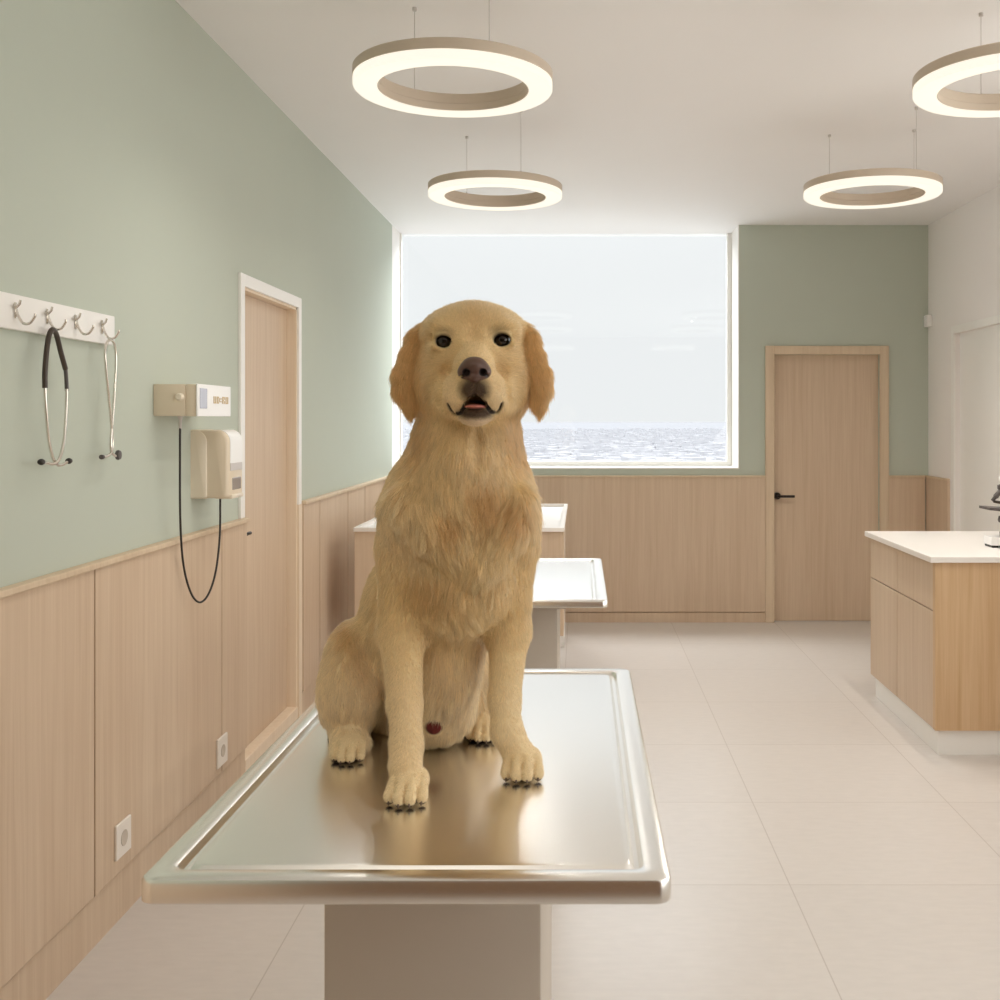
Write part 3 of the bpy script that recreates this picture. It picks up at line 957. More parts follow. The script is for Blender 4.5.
# ------------------------------------------------------------------ the dog
# One implicit surface: tapered capsules and ellipsoids blended smoothly, meshed by surface nets.
class Field:
    def __init__(self, lo, hi, h):
        self.lo, self.h = np.array(lo, float), h
        self.n = np.ceil((np.array(hi) - lo) / h).astype(int) + 1
        self.D = np.full(self.n, 0.05, np.float32)

    def sub(self, lo, hi, pad):
        a = np.maximum(0, np.floor((np.array(lo) - pad - self.lo) / self.h).astype(int))
        b = np.minimum(self.n, np.ceil((np.array(hi) + pad - self.lo) / self.h).astype(int) + 1)
        ax = [(self.lo[i] + np.arange(a[i], b[i]) * self.h).astype(np.float32) for i in range(3)]
        sl = tuple(slice(a[i], b[i]) for i in range(3))
        return sl, np.meshgrid(*ax, indexing='ij')

    def put(self, sl, d, k, op='add'):
        D = self.D[sl]
        if op == 'cut':
            d = -d
            h = np.clip(0.5 - 0.5 * (D - d) / k, 0, 1) if k > 0 else None
            self.D[sl] = D * (1 - h) + d * h + k * h * (1 - h)
            return
        if k <= 0:
            self.D[sl] = np.minimum(D, d)
            return
        h = np.maximum(k - np.abs(D - d), 0) / k
        self.D[sl] = np.minimum(D, d) - h * h * k * 0.25

    def cone(self, a, b, ra, rb, k=0.02, sc=(1, 1, 1), op='add'):
        a, b = np.array(a, float), np.array(b, float)
        r = max(ra, rb)
        sc = np.array(sc, float)
        pad = r / sc.min() + k + 0.012
        sl, (X, Y, Z) = self.sub(np.minimum(a, b), np.maximum(a, b), pad)
        A = a
        px, py, pz = (X - A[0]) * sc[0], (Y - A[1]) * sc[1], (Z - A[2]) * sc[2]
        ba = (b - a) * sc
        L2 = max(1e-9, float(ba @ ba))
        t = np.clip((px * ba[0] + py * ba[1] + pz * ba[2]) / L2, 0, 1)
        d = np.sqrt((px - ba[0] * t) ** 2 + (py - ba[1] * t) ** 2 + (pz - ba[2] * t) ** 2) - (ra + (rb - ra) * t)
        self.put(sl, (d / sc.max() if sc.max() > 1 else d).astype(np.float32), k, op)

    def ell(self, c, r, k=0.03, rot=None, op='add'):
        c, r = np.array(c, float), np.array(r, float)
        R_ = float(r.max())
        sl, (X, Y, Z) = self.sub(c - R_, c + R_, k + 0.012)
        px, py, pz = X - c[0], Y - c[1], Z - c[2]
        if rot is not None:
            m = np.array(Matrix.Rotation(math.radians(rot[1]), 3, rot[0]).transposed())
            px, py, pz = (m[0, 0] * px + m[0, 1] * py + m[0, 2] * pz, m[1, 0] * px + m[1, 1] * py + m[1, 2] * pz, m[2, 0] * px + m[2, 1] * py + m[2, 2] * pz)
        k0 = np.sqrt((px / r[0]) ** 2 + (py / r[1]) ** 2 + (pz / r[2]) ** 2) + 1e-6
        k1 = np.sqrt((px / r[0] ** 2) ** 2 + (py / r[1] ** 2) ** 2 + (pz / r[2] ** 2) ** 2) + 1e-6
        d = k0 * (k0 - 1.0) / k1
        self.put(sl, d.astype(np.float32), k, op)

    def mesh(self):
        D = self.D
        n = np.array(D.shape)
        s = D < 0
        c = np.zeros(tuple(n - 1), np.int8)
        for i in (0, 1):
            for j in (0, 1):
                for k in (0, 1):
                    c += s[i:n[0] - 1 + i, j:n[1] - 1 + j, k:n[2] - 1 + k]
        act = (c > 0) & (c < 8)
        idx = -np.ones(act.shape, np.int64)
        cells = np.argwhere(act)
        idx[act] = np.arange(len(cells))
        acc = np.zeros((len(cells), 3))
        cnt = np.zeros(len(cells))
        corners = [(i, j, k) for i in (0, 1) for j in (0, 1) for k in (0, 1)]
        val = {q: D[cells[:, 0] + q[0], cells[:, 1] + q[1], cells[:, 2] + q[2]].astype(float) for q in corners}
        for q in corners:
            for ax in range(3):
                if q[ax] == 0:
                    q2 = list(q); q2[ax] = 1; q2 = tuple(q2)
                    a, b = val[q], val[q2]
                    m = (a < 0) != (b < 0)
                    t = np.where(m, a / np.where(m, a - b, 1), 0)
                    p = np.array(q, float)[None, :].repeat(len(cells), 0)
                    p[:, ax] = t
                    acc[m] += p[m]
                    cnt[m] += 1
        verts = self.lo + (cells + acc / cnt[:, None]) * self.h
        faces = []
        for ax in range(3):
            u, v = (ax + 1) % 3, (ax + 2) % 3
            sla = [slice(1, None)] * 3; sla[ax] = slice(0, -1)
            s0 = s[tuple([slice(0, -1) if q == ax else slice(None) for q in range(3)])]
            s1 = s[tuple([slice(1, None) if q == ax else slice(None) for q in range(3)])]
            E = np.argwhere(s0 != s1)
            E = E[(E[:, u] > 0) & (E[:, v] > 0) & (E[:, u] < n[u] - 1) & (E[:, v] < n[v] - 1)]
            ins = s0[E[:, 0], E[:, 1], E[:, 2]]
            def cell(du, dv):
                q = E.copy(); q[:, u] -= du; q[:, v] -= dv
                return idx[q[:, 0], q[:, 1], q[:, 2]]
            f = np.stack([cell(1, 1), cell(0, 1), cell(0, 0), cell(1, 0)], 1)
            f[~ins] = f[~ins][:, ::-1]
            faces.append(f)
        return verts, np.concatenate(faces)


def np_mesh(name, verts, faces, mat, parent=None):
    me = bpy.data.meshes.new(name)
    me.vertices.add(len(verts)); me.vertices.foreach_set('co', verts.astype(np.float32).ravel())
    me.loops.add(faces.size); me.loops.foreach_set('vertex_index', faces.astype(np.int32).ravel())
    me.polygons.add(len(faces))
    me.polygons.foreach_set('loop_start', np.arange(0, faces.size, faces.shape[1], dtype=np.int32))
    me.update(calc_edges=True)
    me.validate()
    me.polygons.foreach_set('use_smooth', np.ones(len(me.polygons), bool))
    o = bpy.data.objects.new(name, me)
    COL.objects.link(o)
    me.materials.append(mat)
    if parent is not None:
        o.parent = parent
    return o


def q(px, py, Y):
    return np.array(P(px, py, Y))


def rr(rp, Y):
    return rp * Y / F



DOGH = 0.0021
FB = Field((-0.56, 1.56, TABLE_H - 0.01), (0.06, 2.46, 1.80), DOGH)


def cone(a, b, ra, rb, k=0.025, sc=(1, 1, 1), op='add'):
    """a, b = (px, py, Y); radii in photo pixels at that distance"""
    FB.cone(q(*a), q(*b), rr(ra, a[2]), rr(rb, b[2]), k, sc, op)


def ell(c, r, k=0.03, rot=None, op='add'):
    s = c[2] / F
    FB.ell(q(*c), (r[0] * s, r[1] * s, r[2] * s), k, rot, op)


# --- trunk, sitting: rump low at the back, withers high, chest to the front; radii are (across, deep, high)
ell((456, 556, 1.96), (61, 74, 92), 0.05, ('X', -16))       # ribcage
ell((420, 622, 2.06), (58, 72, 84), 0.05, ('X', -24))       # loin and flank
ell((423, 690, 2.17), (70, 78, 58), 0.05)                   # rump
ell((437, 668, 1.97), (41, 52, 66), 0.045)                   # belly
ell((433, 712, 1.99), (36, 40, 28), 0.035)                   # lower belly fur
ell((452, 646, 1.915), (27, 30, 54), 0.04)                  # fur falling from the chest to the belly
ell((405, 514, 1.87), (21, 36, 44), 0.045, ('Y', 6))       # shoulder, viewer left
ell((514, 516, 1.87), (21, 36, 44), 0.045, ('Y', -6))      # shoulder, viewer right
ell((461, 528, 1.835), (56, 44, 60), 0.05)                  # chest
ell((462, 588, 1.84), (50, 40, 44), 0.045)                  # brisket
# --- neck
cone((462, 500, 1.90), (470, 410, 1.885), 65, 48, 0.05)
cone((464, 500, 1.84), (472, 436, 1.83), 46, 34, 0.04)
# --- ruff: the longer neck hair ends in a fold that runs from each shoulder to the middle of the chest
for pts in (((405, 500, 15), (415, 514, 17), (433, 530, 18), (454, 546, 17), (476, 566, 15)),
            ((519, 498, 14), (515, 513, 15), (506, 530, 16), (494, 548, 16), (482, 566, 14))):
    W = []
    for px_, py_, r_ in pts:
        g_ = None
        for yv in np.arange(1.66, 2.0, 0.002):
            i_ = np.round((q(px_, py_, yv) - FB.lo) / FB.h).astype(int)
            if FB.D[i_[0], i_[1], i_[2]] < 0:
                g_ = yv
                break
        W.append((px_, py_, (g_ or 1.86) + r_ * 1.8 / F - 0.010, r_))
    for a, b_ in zip(W[:-1], W[1:]):
        cone(a[:3], b_[:3], a[3], b_[3], 0.016)
# --- forelegs
cone((403, 550, 1.87), (401.5, 632, 1.845), 24, 21.0, 0.03)
cone((401.5, 632, 1.845), (404.5, 705, 1.790), 21.0, 16.2, 0.02)
cone((404.5, 705, 1.790), (406.5, 745, 1.752), 15.8, 14.8, 0.012)
cone((406.5, 745, 1.752), (405.0, 768, 1.726), 14.8, 16.0, 0.012)
cone((511, 548, 1.88), (509, 632, 1.880), 23, 19.0, 0.03)
cone((509, 632, 1.880), (504.5, 700, 1.850), 19.0, 15.0, 0.02)
cone((504.5, 700, 1.850), (507, 732, 1.832), 14.6, 14.5, 0.012)
cone((507, 732, 1.832), (517, 752, 1.826), 14.5, 15.5, 0.014)


# --- paws: four toes each
def paw(cx, ytip, width, rt, depth):
    """cx, width in photo px at distance ytip; toes side by side on the table"""
    s = ytip / F
    x0 = (cx - 580) * s
    w_ = width * s
    FB.ell((x0, ytip + depth * 0.72, TABLE_H + rt * s * 2.2), (w_ * 0.44, depth * 0.52, rt * s * 2.3), 0.008)
    for fx, back, sc_ in ((-0.375, 0.012, 0.90), (-0.127, 0.0, 1.0), (0.127, 0.0, 1.0), (0.375, 0.012, 0.90)):
        r = rt * s * sc_
        tx = x0 + fx * w_
        tk = x0 + fx * 0.88 * w_
        y = ytip + back
        FB.cone((x0 + fx * 0.65 * w_, y + depth * 0.70, TABLE_H + r * 3.3), (tk, y + depth * 0.36, TABLE_H + r * 2.9), r * 0.95, r * 1.0, 0.003)
        FB.cone((tk, y + depth * 0.36, TABLE_H + r * 2.9), (tx, y + r * 1.0, TABLE_H + r * 1.35), r * 1.0, r * 1.04, 0.0015)
        FB.cone((tx, y + r * 1.0, TABLE_H + r * 1.35), (tx, y + r * 0.95, TABLE_H + r * 0.8), r * 1.03, r * 0.88, 0.0015)
    for fx, back in ((-0.25, 0.004), (0.0, -0.002), (0.25, 0.004)):
        y = ytip + back
        FB.cone((x0 + fx * w_, y + 0.002, TABLE_H + rt * s * 0.6), (x0 + fx * 0.85 * w_, y + depth * 0.26, TABLE_H + rt * s * 3.0), 0.0014, 0.0008, 0.003, op='cut')


paw(403.5, 1.655, 44, 6.2, 0.090)
paw(521.5, 1.765, 43, 6.0, 0.085)
paw(345, 1.865, 35, 5.0, 0.080)
paw(482, 1.985, 33, 4.8, 0.075)
# --- hind legs, folded: thigh, knee forward, shank down to the hock, foot forward
ell((351, 681, 2.00), (28, 46, 58), 0.035, ('X', -8))
cone((349, 690, 1.95), (345, 735, 2.06), 26, 15, 0.03)
cone((345, 738, 2.08), (345, 746, 1.92), 14, 14.5, 0.02)
ell((478, 690, 2.11), (26, 44, 62), 0.03)
cone((478, 720, 2.14), (482, 731, 2.03), 13, 12.5, 0.015)
# --- small sheath on the lower belly
cone((434, 716, 1.95), (434, 727, 1.905), 8, 5.5, 0.02)
# --- tail, lying behind on the table
cone((430, 712, 2.24), (452, 722, 2.36), 20, 15, 0.03)
cone((452, 722, 2.36), (480, 722, 2.40), 15, 10, 0.02)

# --- head
HY = 1.86


def skin_y(px, py):
    """distance at which the line through a pixel meets the surface built so far"""
    for yv in np.arange(1.60, 2.0, 0.0015):
        g_ = np.round((q(px, py, yv) - FB.lo) / FB.h).astype(int)
        if FB.D[g_[0], g_[1], g_[2]] < 0:
            return yv
    return HY - 0.08


ell((474, 356, HY), (48, 60, 50), 0.03)                     # skull
ell((474, 336, HY - 0.012), (37, 50, 30), 0.03)             # forehead dome
ell((447, 333, HY - 0.010), (23, 40, 17), 0.03)
ell((501, 332, HY - 0.010), (23, 40, 17), 0.03)
ell((440, 381, HY - 0.015), (24, 40, 33), 0.03)             # cheeks
ell((508, 381, HY - 0.015), (24, 40, 33), 0.03)
cone((474, 357, HY - 0.05), (474, 370, HY - 0.150), 26, 18.5, 0.03)   # bridge of the muzzle
ell((459, 393, HY - 0.118), (17.5, 30, 20), 0.012)          # flews
ell((490, 392, HY - 0.118), (17.5, 30, 20), 0.012)
ell((474, 385, HY - 0.142), (17, 22, 16), 0.014)
ell((475.5, 409, HY - 0.100), (22, 32, 14.5), 0.010)        # lower jaw
ell((475, 414.5, HY - 0.126), (15.5, 20, 11.0), 0.010)      # chin
ell((449, 398, HY - 0.080), (14, 28, 20), 0.02)             # lip corners
ell((501, 396, HY - 0.080), (14, 28, 20), 0.02)
ell((445, 329, HY - 0.070), (14, 11, 7), 0.02)              # brows
ell((502, 328, HY - 0.070), (14, 11, 7), 0.02)
ell((447, 357, HY - 0.058), (16, 15, 10), 0.02)             # below the eyes
ell((500, 356, HY - 0.058), (16, 15, 10), 0.02)
cone((475, 372, HY - 0.130), (475, 371, HY - 0.142), 14, 13.0, 0.012)   # nose carrier
# furrow up the forehead
_fy = skin_y(474, 322)
cone((474, 316, _fy - 0.004), (474, 336, skin_y(474, 336) - 0.004), 1.2, 1.6, 0.022, op='cut')
# eyes: lids around a socket
EYES = ((444.3, 341.2), (502.0, 339.7))
EYEY = [skin_y(*e_) for e_ in EYES]
for (ex, ey), yv in zip(EYES, EYEY):
    sg = 1 if ex < 474 else -1          # +1: the nose is to the right of this eye
    up = [(ex - 11, ey + 2.0 + sg * 2.0), (ex - 5, ey - 4.8), (ex, ey - 6.8), (ex + 5, ey - 4.8), (ex + 11, ey + 2.0 - sg * 2.0)]
    dn = [(ex - 10.5, ey + 2.5 + sg * 2.0), (ex - 4.5, ey + 7.2), (ex, ey + 8.2), (ex + 4.5, ey + 7.2), (ex + 10.5, ey + 2.5 - sg * 2.0)]
    for ln, r_ in ((up, 2.7), (dn, 1.4)):
        for a, b_ in zip(ln[:-1], ln[1:]):
            cone((a[0], a[1], yv + 0.0015), (b_[0], b_[1], yv + 0.0015), r_, r_, 0.005)
for (ex, ey), yv in zip(EYES, EYEY):
    ell((ex, ey + 0.6, yv), (9.0, 11, 5.8), 0.003, ('Y', 12 * (1 if ex < 474 else -1)), 'cut')
# soft creases between the muzzle and the cheeks
for pts in (((456, 350), (446, 372), (439, 392), (437, 404)), ((492, 349), (502, 371), (510, 391), (512, 402))):
    ys = [skin_y(*p_) for p_ in pts]
    for (p0, y0_), (p1, y1_) in zip(list(zip(pts, ys))[:-1], list(zip(pts, ys))[1:]):
        cone((p0[0], p0[1], y0_ - 0.004), (p1[0], p1[1], y1_ - 0.004), 2.6, 2.6, 0.018, op='cut')
# philtrum and mouth: line from the nose, opening, lip lines to both corners
cone((475, 384, HY - 0.178), (475, 396, HY - 0.172), 1.3, 1.7, 0.005, op='cut')
_m = [(448.0, 404), (453.5, 414.0), (460.5, 413), (467.0, 402.5), (475.5, 395.5), (484.0, 402.0), (491, 412), (497.5, 413), (502.0, 403)]
MOUTH = [(a, b_, skin_y(a, b_)) for a, b_ in _m]
MS = skin_y(475.5, 404)
for (a, b_) in zip(MOUTH[:-1], MOUTH[1:]):
    cone(a, b_, 1.7, 1.7, 0.004, op='cut')
ell((475.5, 403.2, MS + 0.012), (10.5, 24, 5.4), 0.005, None, 'cut')
ell((475.5, 399.5, MS + 0.010), (6.0, 22, 4.6), 0.005, None, 'cut')
_ny = skin_y(478, 455)
cone((477.5, 434, skin_y(477.5, 434) + 0.001), (479, 462, skin_y(479, 462) - 0.001), 3.2, 2.2, 0.014, op='cut')
# --- ears: hanging flaps, thin from front to back
EY = HY - 0.012
for pts, tip in (([(425, 333, 0, 10), (419, 342, -.012, 12), (413, 358, -.022, 12), (407, 377, -.028, 13.5), (405, 390, -.028, 11), (410, 402, -.026, 8)], (409.5, 413)),
                 ([(523, 333, 0, 10), (527, 342, -.012, 11.5), (532, 358, -.022, 11.5), (538, 377, -.028, 12.5), (541.5, 389, -.028, 9.5), (539, 401, -.026, 7)], (540, 411))):
    for a, b_ in zip(pts[:-1], pts[1:]):
        cone((a[0], a[1], EY + a[2]), (b_[0], b_[1], EY + b_[2]), a[3], b_[3], 0.005, (1, 1.9, 1))
    e_ = pts[-1]
    cone((e_[0], e_[1], EY + e_[2]), (tip[0], tip[1], EY + e_[2] + 0.002), e_[3] - 0.5, 2.5, 0.006, (1, 1.9, 1))

# keep everything above the table surface
DV, DF_ = FB.mesh()
DV[:, 2] = np.maximum(DV[:, 2], TABLE_H - 0.0023)


# ---------------------------------------------------------------- coat colours (hair colour by body region; the dark under the nose includes painted shade)
def L3(r, g, b):
    return np.array(srgb(r, g, b)[:3])


C_BASE, C_CREAM, C_EAR, C_FACE = L3(224, 197, 145), L3(234, 214, 176), L3(218, 177, 116), L3(229, 204, 157)
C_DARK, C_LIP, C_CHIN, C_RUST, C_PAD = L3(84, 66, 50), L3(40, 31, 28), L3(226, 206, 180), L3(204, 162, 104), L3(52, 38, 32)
C_TONG, C_PINK, C_RIM = L3(190, 118, 104), L3(96, 40, 36), L3(34, 26, 23)


def to_px(p):
    return 580 + p[:, 0] / p[:, 1] * F, 420 - (p[:, 2] - EYE) / p[:, 1] * F


def blob(p, c, r):
    """1 inside, fading to 0 at 1.0 radius; c world centre, r radii"""
    d = np.sqrt((((p - np.array(c)) / np.array(r)) ** 2).sum(1))
    return np.clip(1.6 * (1 - d), 0, 1)


def segdist(p, a, b):
    a, b = np.array(a), np.array(b)
    t = np.clip(((p - a) @ (b - a)) / ((b - a) @ (b - a)), 0, 1)
    return np.linalg.norm(p - a - t[:, None] * (b - a), axis=1)


def pb(px, py, Y, rx, ry, rz_m):
    s = Y / F
    return q(px, py, Y), (rx * s, rz_m, ry * s)


MUZ = [q(*a) for a in MOUTH]


def coat(p, skin=False):
    n = len(p)
    c = np.tile(C_BASE, (n, 1))

    def mix(col, w):
        c[:] = c + (col - c) * np.clip(w, 0, 1)[:, None]
    z = p[:, 2]
    px, py = to_px(p)
    # paler lower legs, belly, flank
    mix(C_CREAM, 0.75 * np.clip((1.22 - z) / 0.16, 0, 1))
    mix(C_CREAM, 1.2 * blob(p, *pb(350, 692, 1.98, 40, 50, 0.14)))
    for k_ in range(5):
        mix(C_RUST, 0.55 * blob(p, *pb(343 + 9 * k_, 624 + 14 * k_, 2.0, 15, 14, 0.12)))
    mix(C_CREAM, 0.7 * blob(p, *pb(450, 690, 1.93, 50, 56, 0.12)))
    # chest frill, a touch darker in the middle, rusty sides of the neck
    mix(C_CREAM, 0.35 * blob(p, *pb(400, 530, 1.82, 44, 60, 0.15)))
    mix(C_RUST, 1.0 * blob(p, *pb(484, 500, 1.79, 26, 30, 0.12)))
    mix(C_RUST, 0.9 * blob(p, *pb(449, 522, 1.79, 20, 22, 0.12)))
    mix(C_RUST, 0.8 * blob(p, *pb(516, 512, 1.80, 20, 26, 0.12)))
    mix(C_RUST, 0.6 * blob(p, *pb(432, 590, 1.80, 40, 30, 0.12)))
    mix(C_CREAM, 0.5 * blob(p, *pb(478, 455, 1.82, 30, 40, 0.12)))
    mix(C_RUST, 0.8 * blob(p, *pb(424, 438, 1.86, 24, 44, 0.12)))
    mix(C_RUST, 0.8 * blob(p, *pb(518, 438, 1.86, 24, 44, 0.12)))
    # head
    hd = (z > 1.50)
    mix(C_FACE, 0.9 * blob(p, *pb(474, 365, HY - 0.06, 66, 66, 0.2)) * hd)
    mix(C_RUST, 0.22 * blob(p, *pb(474, 322, HY - 0.05, 16, 34, 0.12)) * hd)
    ear = np.clip((np.abs(px - 474) - 44.5) / 9, 0, 1) * np.clip((py - 318) / 16, 0, 1) * (py < 424) * (z > 1.50) * (p[:, 1] < 1.95)
    mix(C_EAR, 0.9 * ear)
    mix(C_CREAM, 0.6 * blob(p, *pb(455, 395, HY - 0.13, 14, 24, 0.08)))
    mix(C_CREAM, 0.6 * blob(p, *pb(495, 394, HY - 0.13, 14, 24, 0.08)))
    mix(C_CHIN, 0.9 * blob(p, *pb(475.5, 420, HY - 0.13, 24, 9, 0.06)))
    # dark skin: around the eyes, lips, lower lip; under the nose dark fur plus painted-in shade
    for ex, ey in EYES:
        mix(C_DARK, 0.5 * blob(p, *pb(ex + (3 if ex < 474 else -3), ey - 5, HY - 0.075, 14, 11, 0.05)))
        mix(C_RIM, 1.6 * blob(p, *pb(ex, ey, HY - 0.082, 11.0, 9.0, 0.04)))
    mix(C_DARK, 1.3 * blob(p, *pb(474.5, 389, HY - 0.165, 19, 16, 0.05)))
    mix(C_DARK, 1.5 * blob(p, *pb(475.5, 412.5, HY - 0.14, 22, 8.0, 0.05)))
    dm = np.full(n, 9.0)
    for a, b_ in zip(MUZ[:-1], MUZ[1:]):
        dm = np.minimum(dm, segdist(p, a, b_))
    mix(C_LIP, np.clip((0.0050 - dm) / 0.0018, 0, 1))
    inm = blob(p, *pb(475.5, 403.5, MS + 0.005, 12.5, 7.0, 0.055))
    mix(C_LIP, 2 * inm)
    if skin:
        c *= np.array((0.86, 0.85, 0.83))
        mix(C_LIP, 3 * blob(p, *pb(474.4, 371, HY - 0.166, 17, 12.5, 0.03)))
        mix(C_TONG, 2.5 * blob(p, *pb(475.5, 406.6, MS + 0.006, 11.5, 2.4, 0.03)))
        mix(C_PINK, 2.2 * blob(p, *pb(434, 727, 1.90, 10, 9, 0.035)))
        mix(C_PAD, np.clip((TABLE_H + 0.005 - z) / 0.003, 0, 1) * ((p[:, 1] < 1.86) | (px < 364) | (px > 464)))
    return c


def color_attr_mat(name, rough, spec):
    m, nt, b = new_mat(name)
    at = nt.nodes.new('ShaderNodeAttribute')
    at.attribute_name = 'coat'
    nt.links.new(at.outputs['Color'], b.inputs['Base Color'])
    b.inputs['Roughness'].default_value = rough
    b.inputs['Specular IOR Level'].default_value = spec
    return m


dog_skin = color_attr_mat('dog_skin', 0.75, 0.15)
DOG_BASE = np.array((-0.27, 1.95, TABLE_H))
dog = np_mesh('dog', DV - DOG_BASE, DF_, dog_skin)
dog.location = DOG_BASE
tag(dog, 'sandy blond long-haired dog with floppy ears sitting upright on the steel table', 'dog')
ca = dog.data.color_attributes.new('coat', 'FLOAT_COLOR', 'POINT')
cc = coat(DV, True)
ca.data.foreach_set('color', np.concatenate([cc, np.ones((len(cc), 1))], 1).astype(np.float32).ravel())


def part_np(name, v, f, mat):
    o = np_mesh(name, v - DOG_BASE, f, mat, dog)
    return o


# ---------------------------------------------------------------- nose
FN = Field(q(450, 390, HY - 0.13) * (1, 0, 1) + (0, HY - 0.215, -0.005), q(500, 350, HY - 0.10) * (1, 0, 1) + (0, HY - 0.12, 0.005), 0.0009)
_fb, FB = FB, FN
NY = HY - 0.168
ell((474.3, 366.0, NY), (13.0, 15, 9.5), 0.006)
ell((466.2, 372.0, NY), (8.8, 11, 8.0), 0.006)
ell((482.6, 371.5, NY), (8.8, 11, 8.0), 0.006)
ell((474.5, 377, NY), (8.2, 12, 6.6), 0.006)
for s in (-1, 1):
    ell((474.4 + s * 8.4, 372.4, NY - 0.019), (3.9, 9.5, 4.0), 0.002, None, 'cut')
    cone((474.4 + s * 10.0, 374.8, NY - 0.013), (474.4 + s * 15, 376.6, NY - 0.004), 1.9, 1.3, 0.002, op='cut')
cone((474.5, 371, NY - 0.0235), (474.7, 385, NY - 0.018), 0.9, 1.0, 0.0025, op='cut')
FB = _fb
nv, nf = FN.mesh()
nose_mat = plain('nose_leather', srgb(80, 54, 43), 0.38, spec=0.5, noise=0.12, nscale=300, bump=0.25)
nose = part_np('nose', nv, nf, nose_mat)
nose.data.materials.append(plain('nostril_skin', srgb(24, 17, 16), 0.6))
fc = nv[nf].mean(1)
ins = np.zeros(len(nf), bool)
for s in (-1, 1):
    c_ = q(474.4 + s * 8.4, 372.4, NY - 0.019)
    r_ = NY / F
    ins |= (((fc - c_) / np.array((4.1 * r_, 10 * r_, 4.2 * r_))) ** 2).sum(1) < 1.0
    for k_ in np.linspace(0, 0.7, 4):
        ins |= np.linalg.norm(fc - q(474.4 + s * (10 + 5 * k_), 374.8 + 1.8 * k_, NY - 0.013 + 0.009 * k_), axis=1) < 2.0 * r_
nose.data.polygons.foreach_set('material_index', ins.astype(np.int32))
# ---------------------------------------------------------------- tongue
FT = Field(q(475.5, 407, MS + 0.012) - 0.04, q(475.5, 407, MS + 0.012) + 0.04, 0.0012)
_fb, FB = FB, FT
ell((475.5, 406.6, MS + 0.015), (10.5, 20, 2.5), 0.003)
FB = _fb
tv, tf = FT.mesh()
part_np('tongue', tv, tf, plain('tongue_pink', srgb(172, 104, 92), 0.35))

# ---------------------------------------------------------------- eyes
m_eye, nt_, b_ = new_mat('dog_eye')
L_ = nt_.links
tcn = nt_.nodes.new('ShaderNodeTexCoord')
sepn = nt_.nodes.new('ShaderNodeSeparateXYZ')
L_.new(tcn.outputs['Object'], sepn.inputs[0])
cmbn = nt_.nodes.new('ShaderNodeCombineXYZ')
L_.new(sepn.outputs['X'], cmbn.inputs[0]); L_.new(sepn.outputs['Z'], cmbn.inputs[1])
ln_ = nt_.nodes.new('ShaderNodeVectorMath'); ln_.operation = 'LENGTH'
L_.new(cmbn.outputs[0], ln_.inputs[0])
rp_ = nt_.nodes.new('ShaderNodeValToRGB')
rp_.color_ramp.interpolation = 'LINEAR'
e0 = rp_.color_ramp.elements
e0[0].position = 0.26; e0[0].color = srgb(8, 6, 5)
e0[1].position = 0.36; e0[1].color = srgb(36, 22, 13)
e2 = e0.new(0.60); e2.color = srgb(34, 22, 14)
e3 = e0.new(0.70); e3.color = srgb(16, 11, 9)
ml_ = nt_.nodes.new('ShaderNodeMath'); ml_.operation = 'MULTIPLY'
ml_.inputs[1].default_value = 75.0
L_.new(ln_.outputs['Value'], ml_.inputs[0])
L_.new(ml_.outputs[0], rp_.inputs['Fac'])
L_.new(rp_.outputs['Color'], b_.inputs['Base Color'])
b_.inputs['Roughness'].default_value = 0.06
b_.inputs['Specular IOR Level'].default_value = 0.5
for (ex, ey), yv in zip(EYES, EYEY):
    c = q(ex, ey + 0.4, yv + 0.0132)
    bmE = MB()
    bmesh.ops.create_uvsphere(bmE.bm, u_segments=28, v_segments=20, radius=0.0146)
    o = bmE.build('eye', m_eye, None, 180)
    o.parent = dog
    o.location = Vector(c - DOG_BASE)

# ---------------------------------------------------------------- claws
claw_mat = plain('dog_claw', srgb(92, 73, 58), 0.5)
for cx, ytip, width, rt, s_ in ((403.5, 1.655, 44, 6.2, .65), (521.5, 1.765, 43, 6.0, .65), (345, 1.865, 35, 5.0, .55), (482, 1.985, 33, 4.8, .55)):
    s = ytip / F
    for fx, back in ((-0.375, 0.012), (-0.127, 0), (0.127, 0), (0.375, 0.012)):
        x = (cx - 580) * s + fx * width * s
        y = ytip + back
        r = rt * s
        c = MB()
        c.tube([(x, y + r * 0.5, TABLE_H + r * 0.72), (x, y + 0.0006, TABLE_H + r * 0.56), (x, y - 0.0012 * s_, TABLE_H + r * 0.28), (x, y - 0.0006 * s_, TABLE_H + r * 0.06)], [0.0030 * s_, 0.0026 * s_, 0.0020 * s_, 0.0009], 8)
        o = c.build('claw', claw_mat, dog, 60)

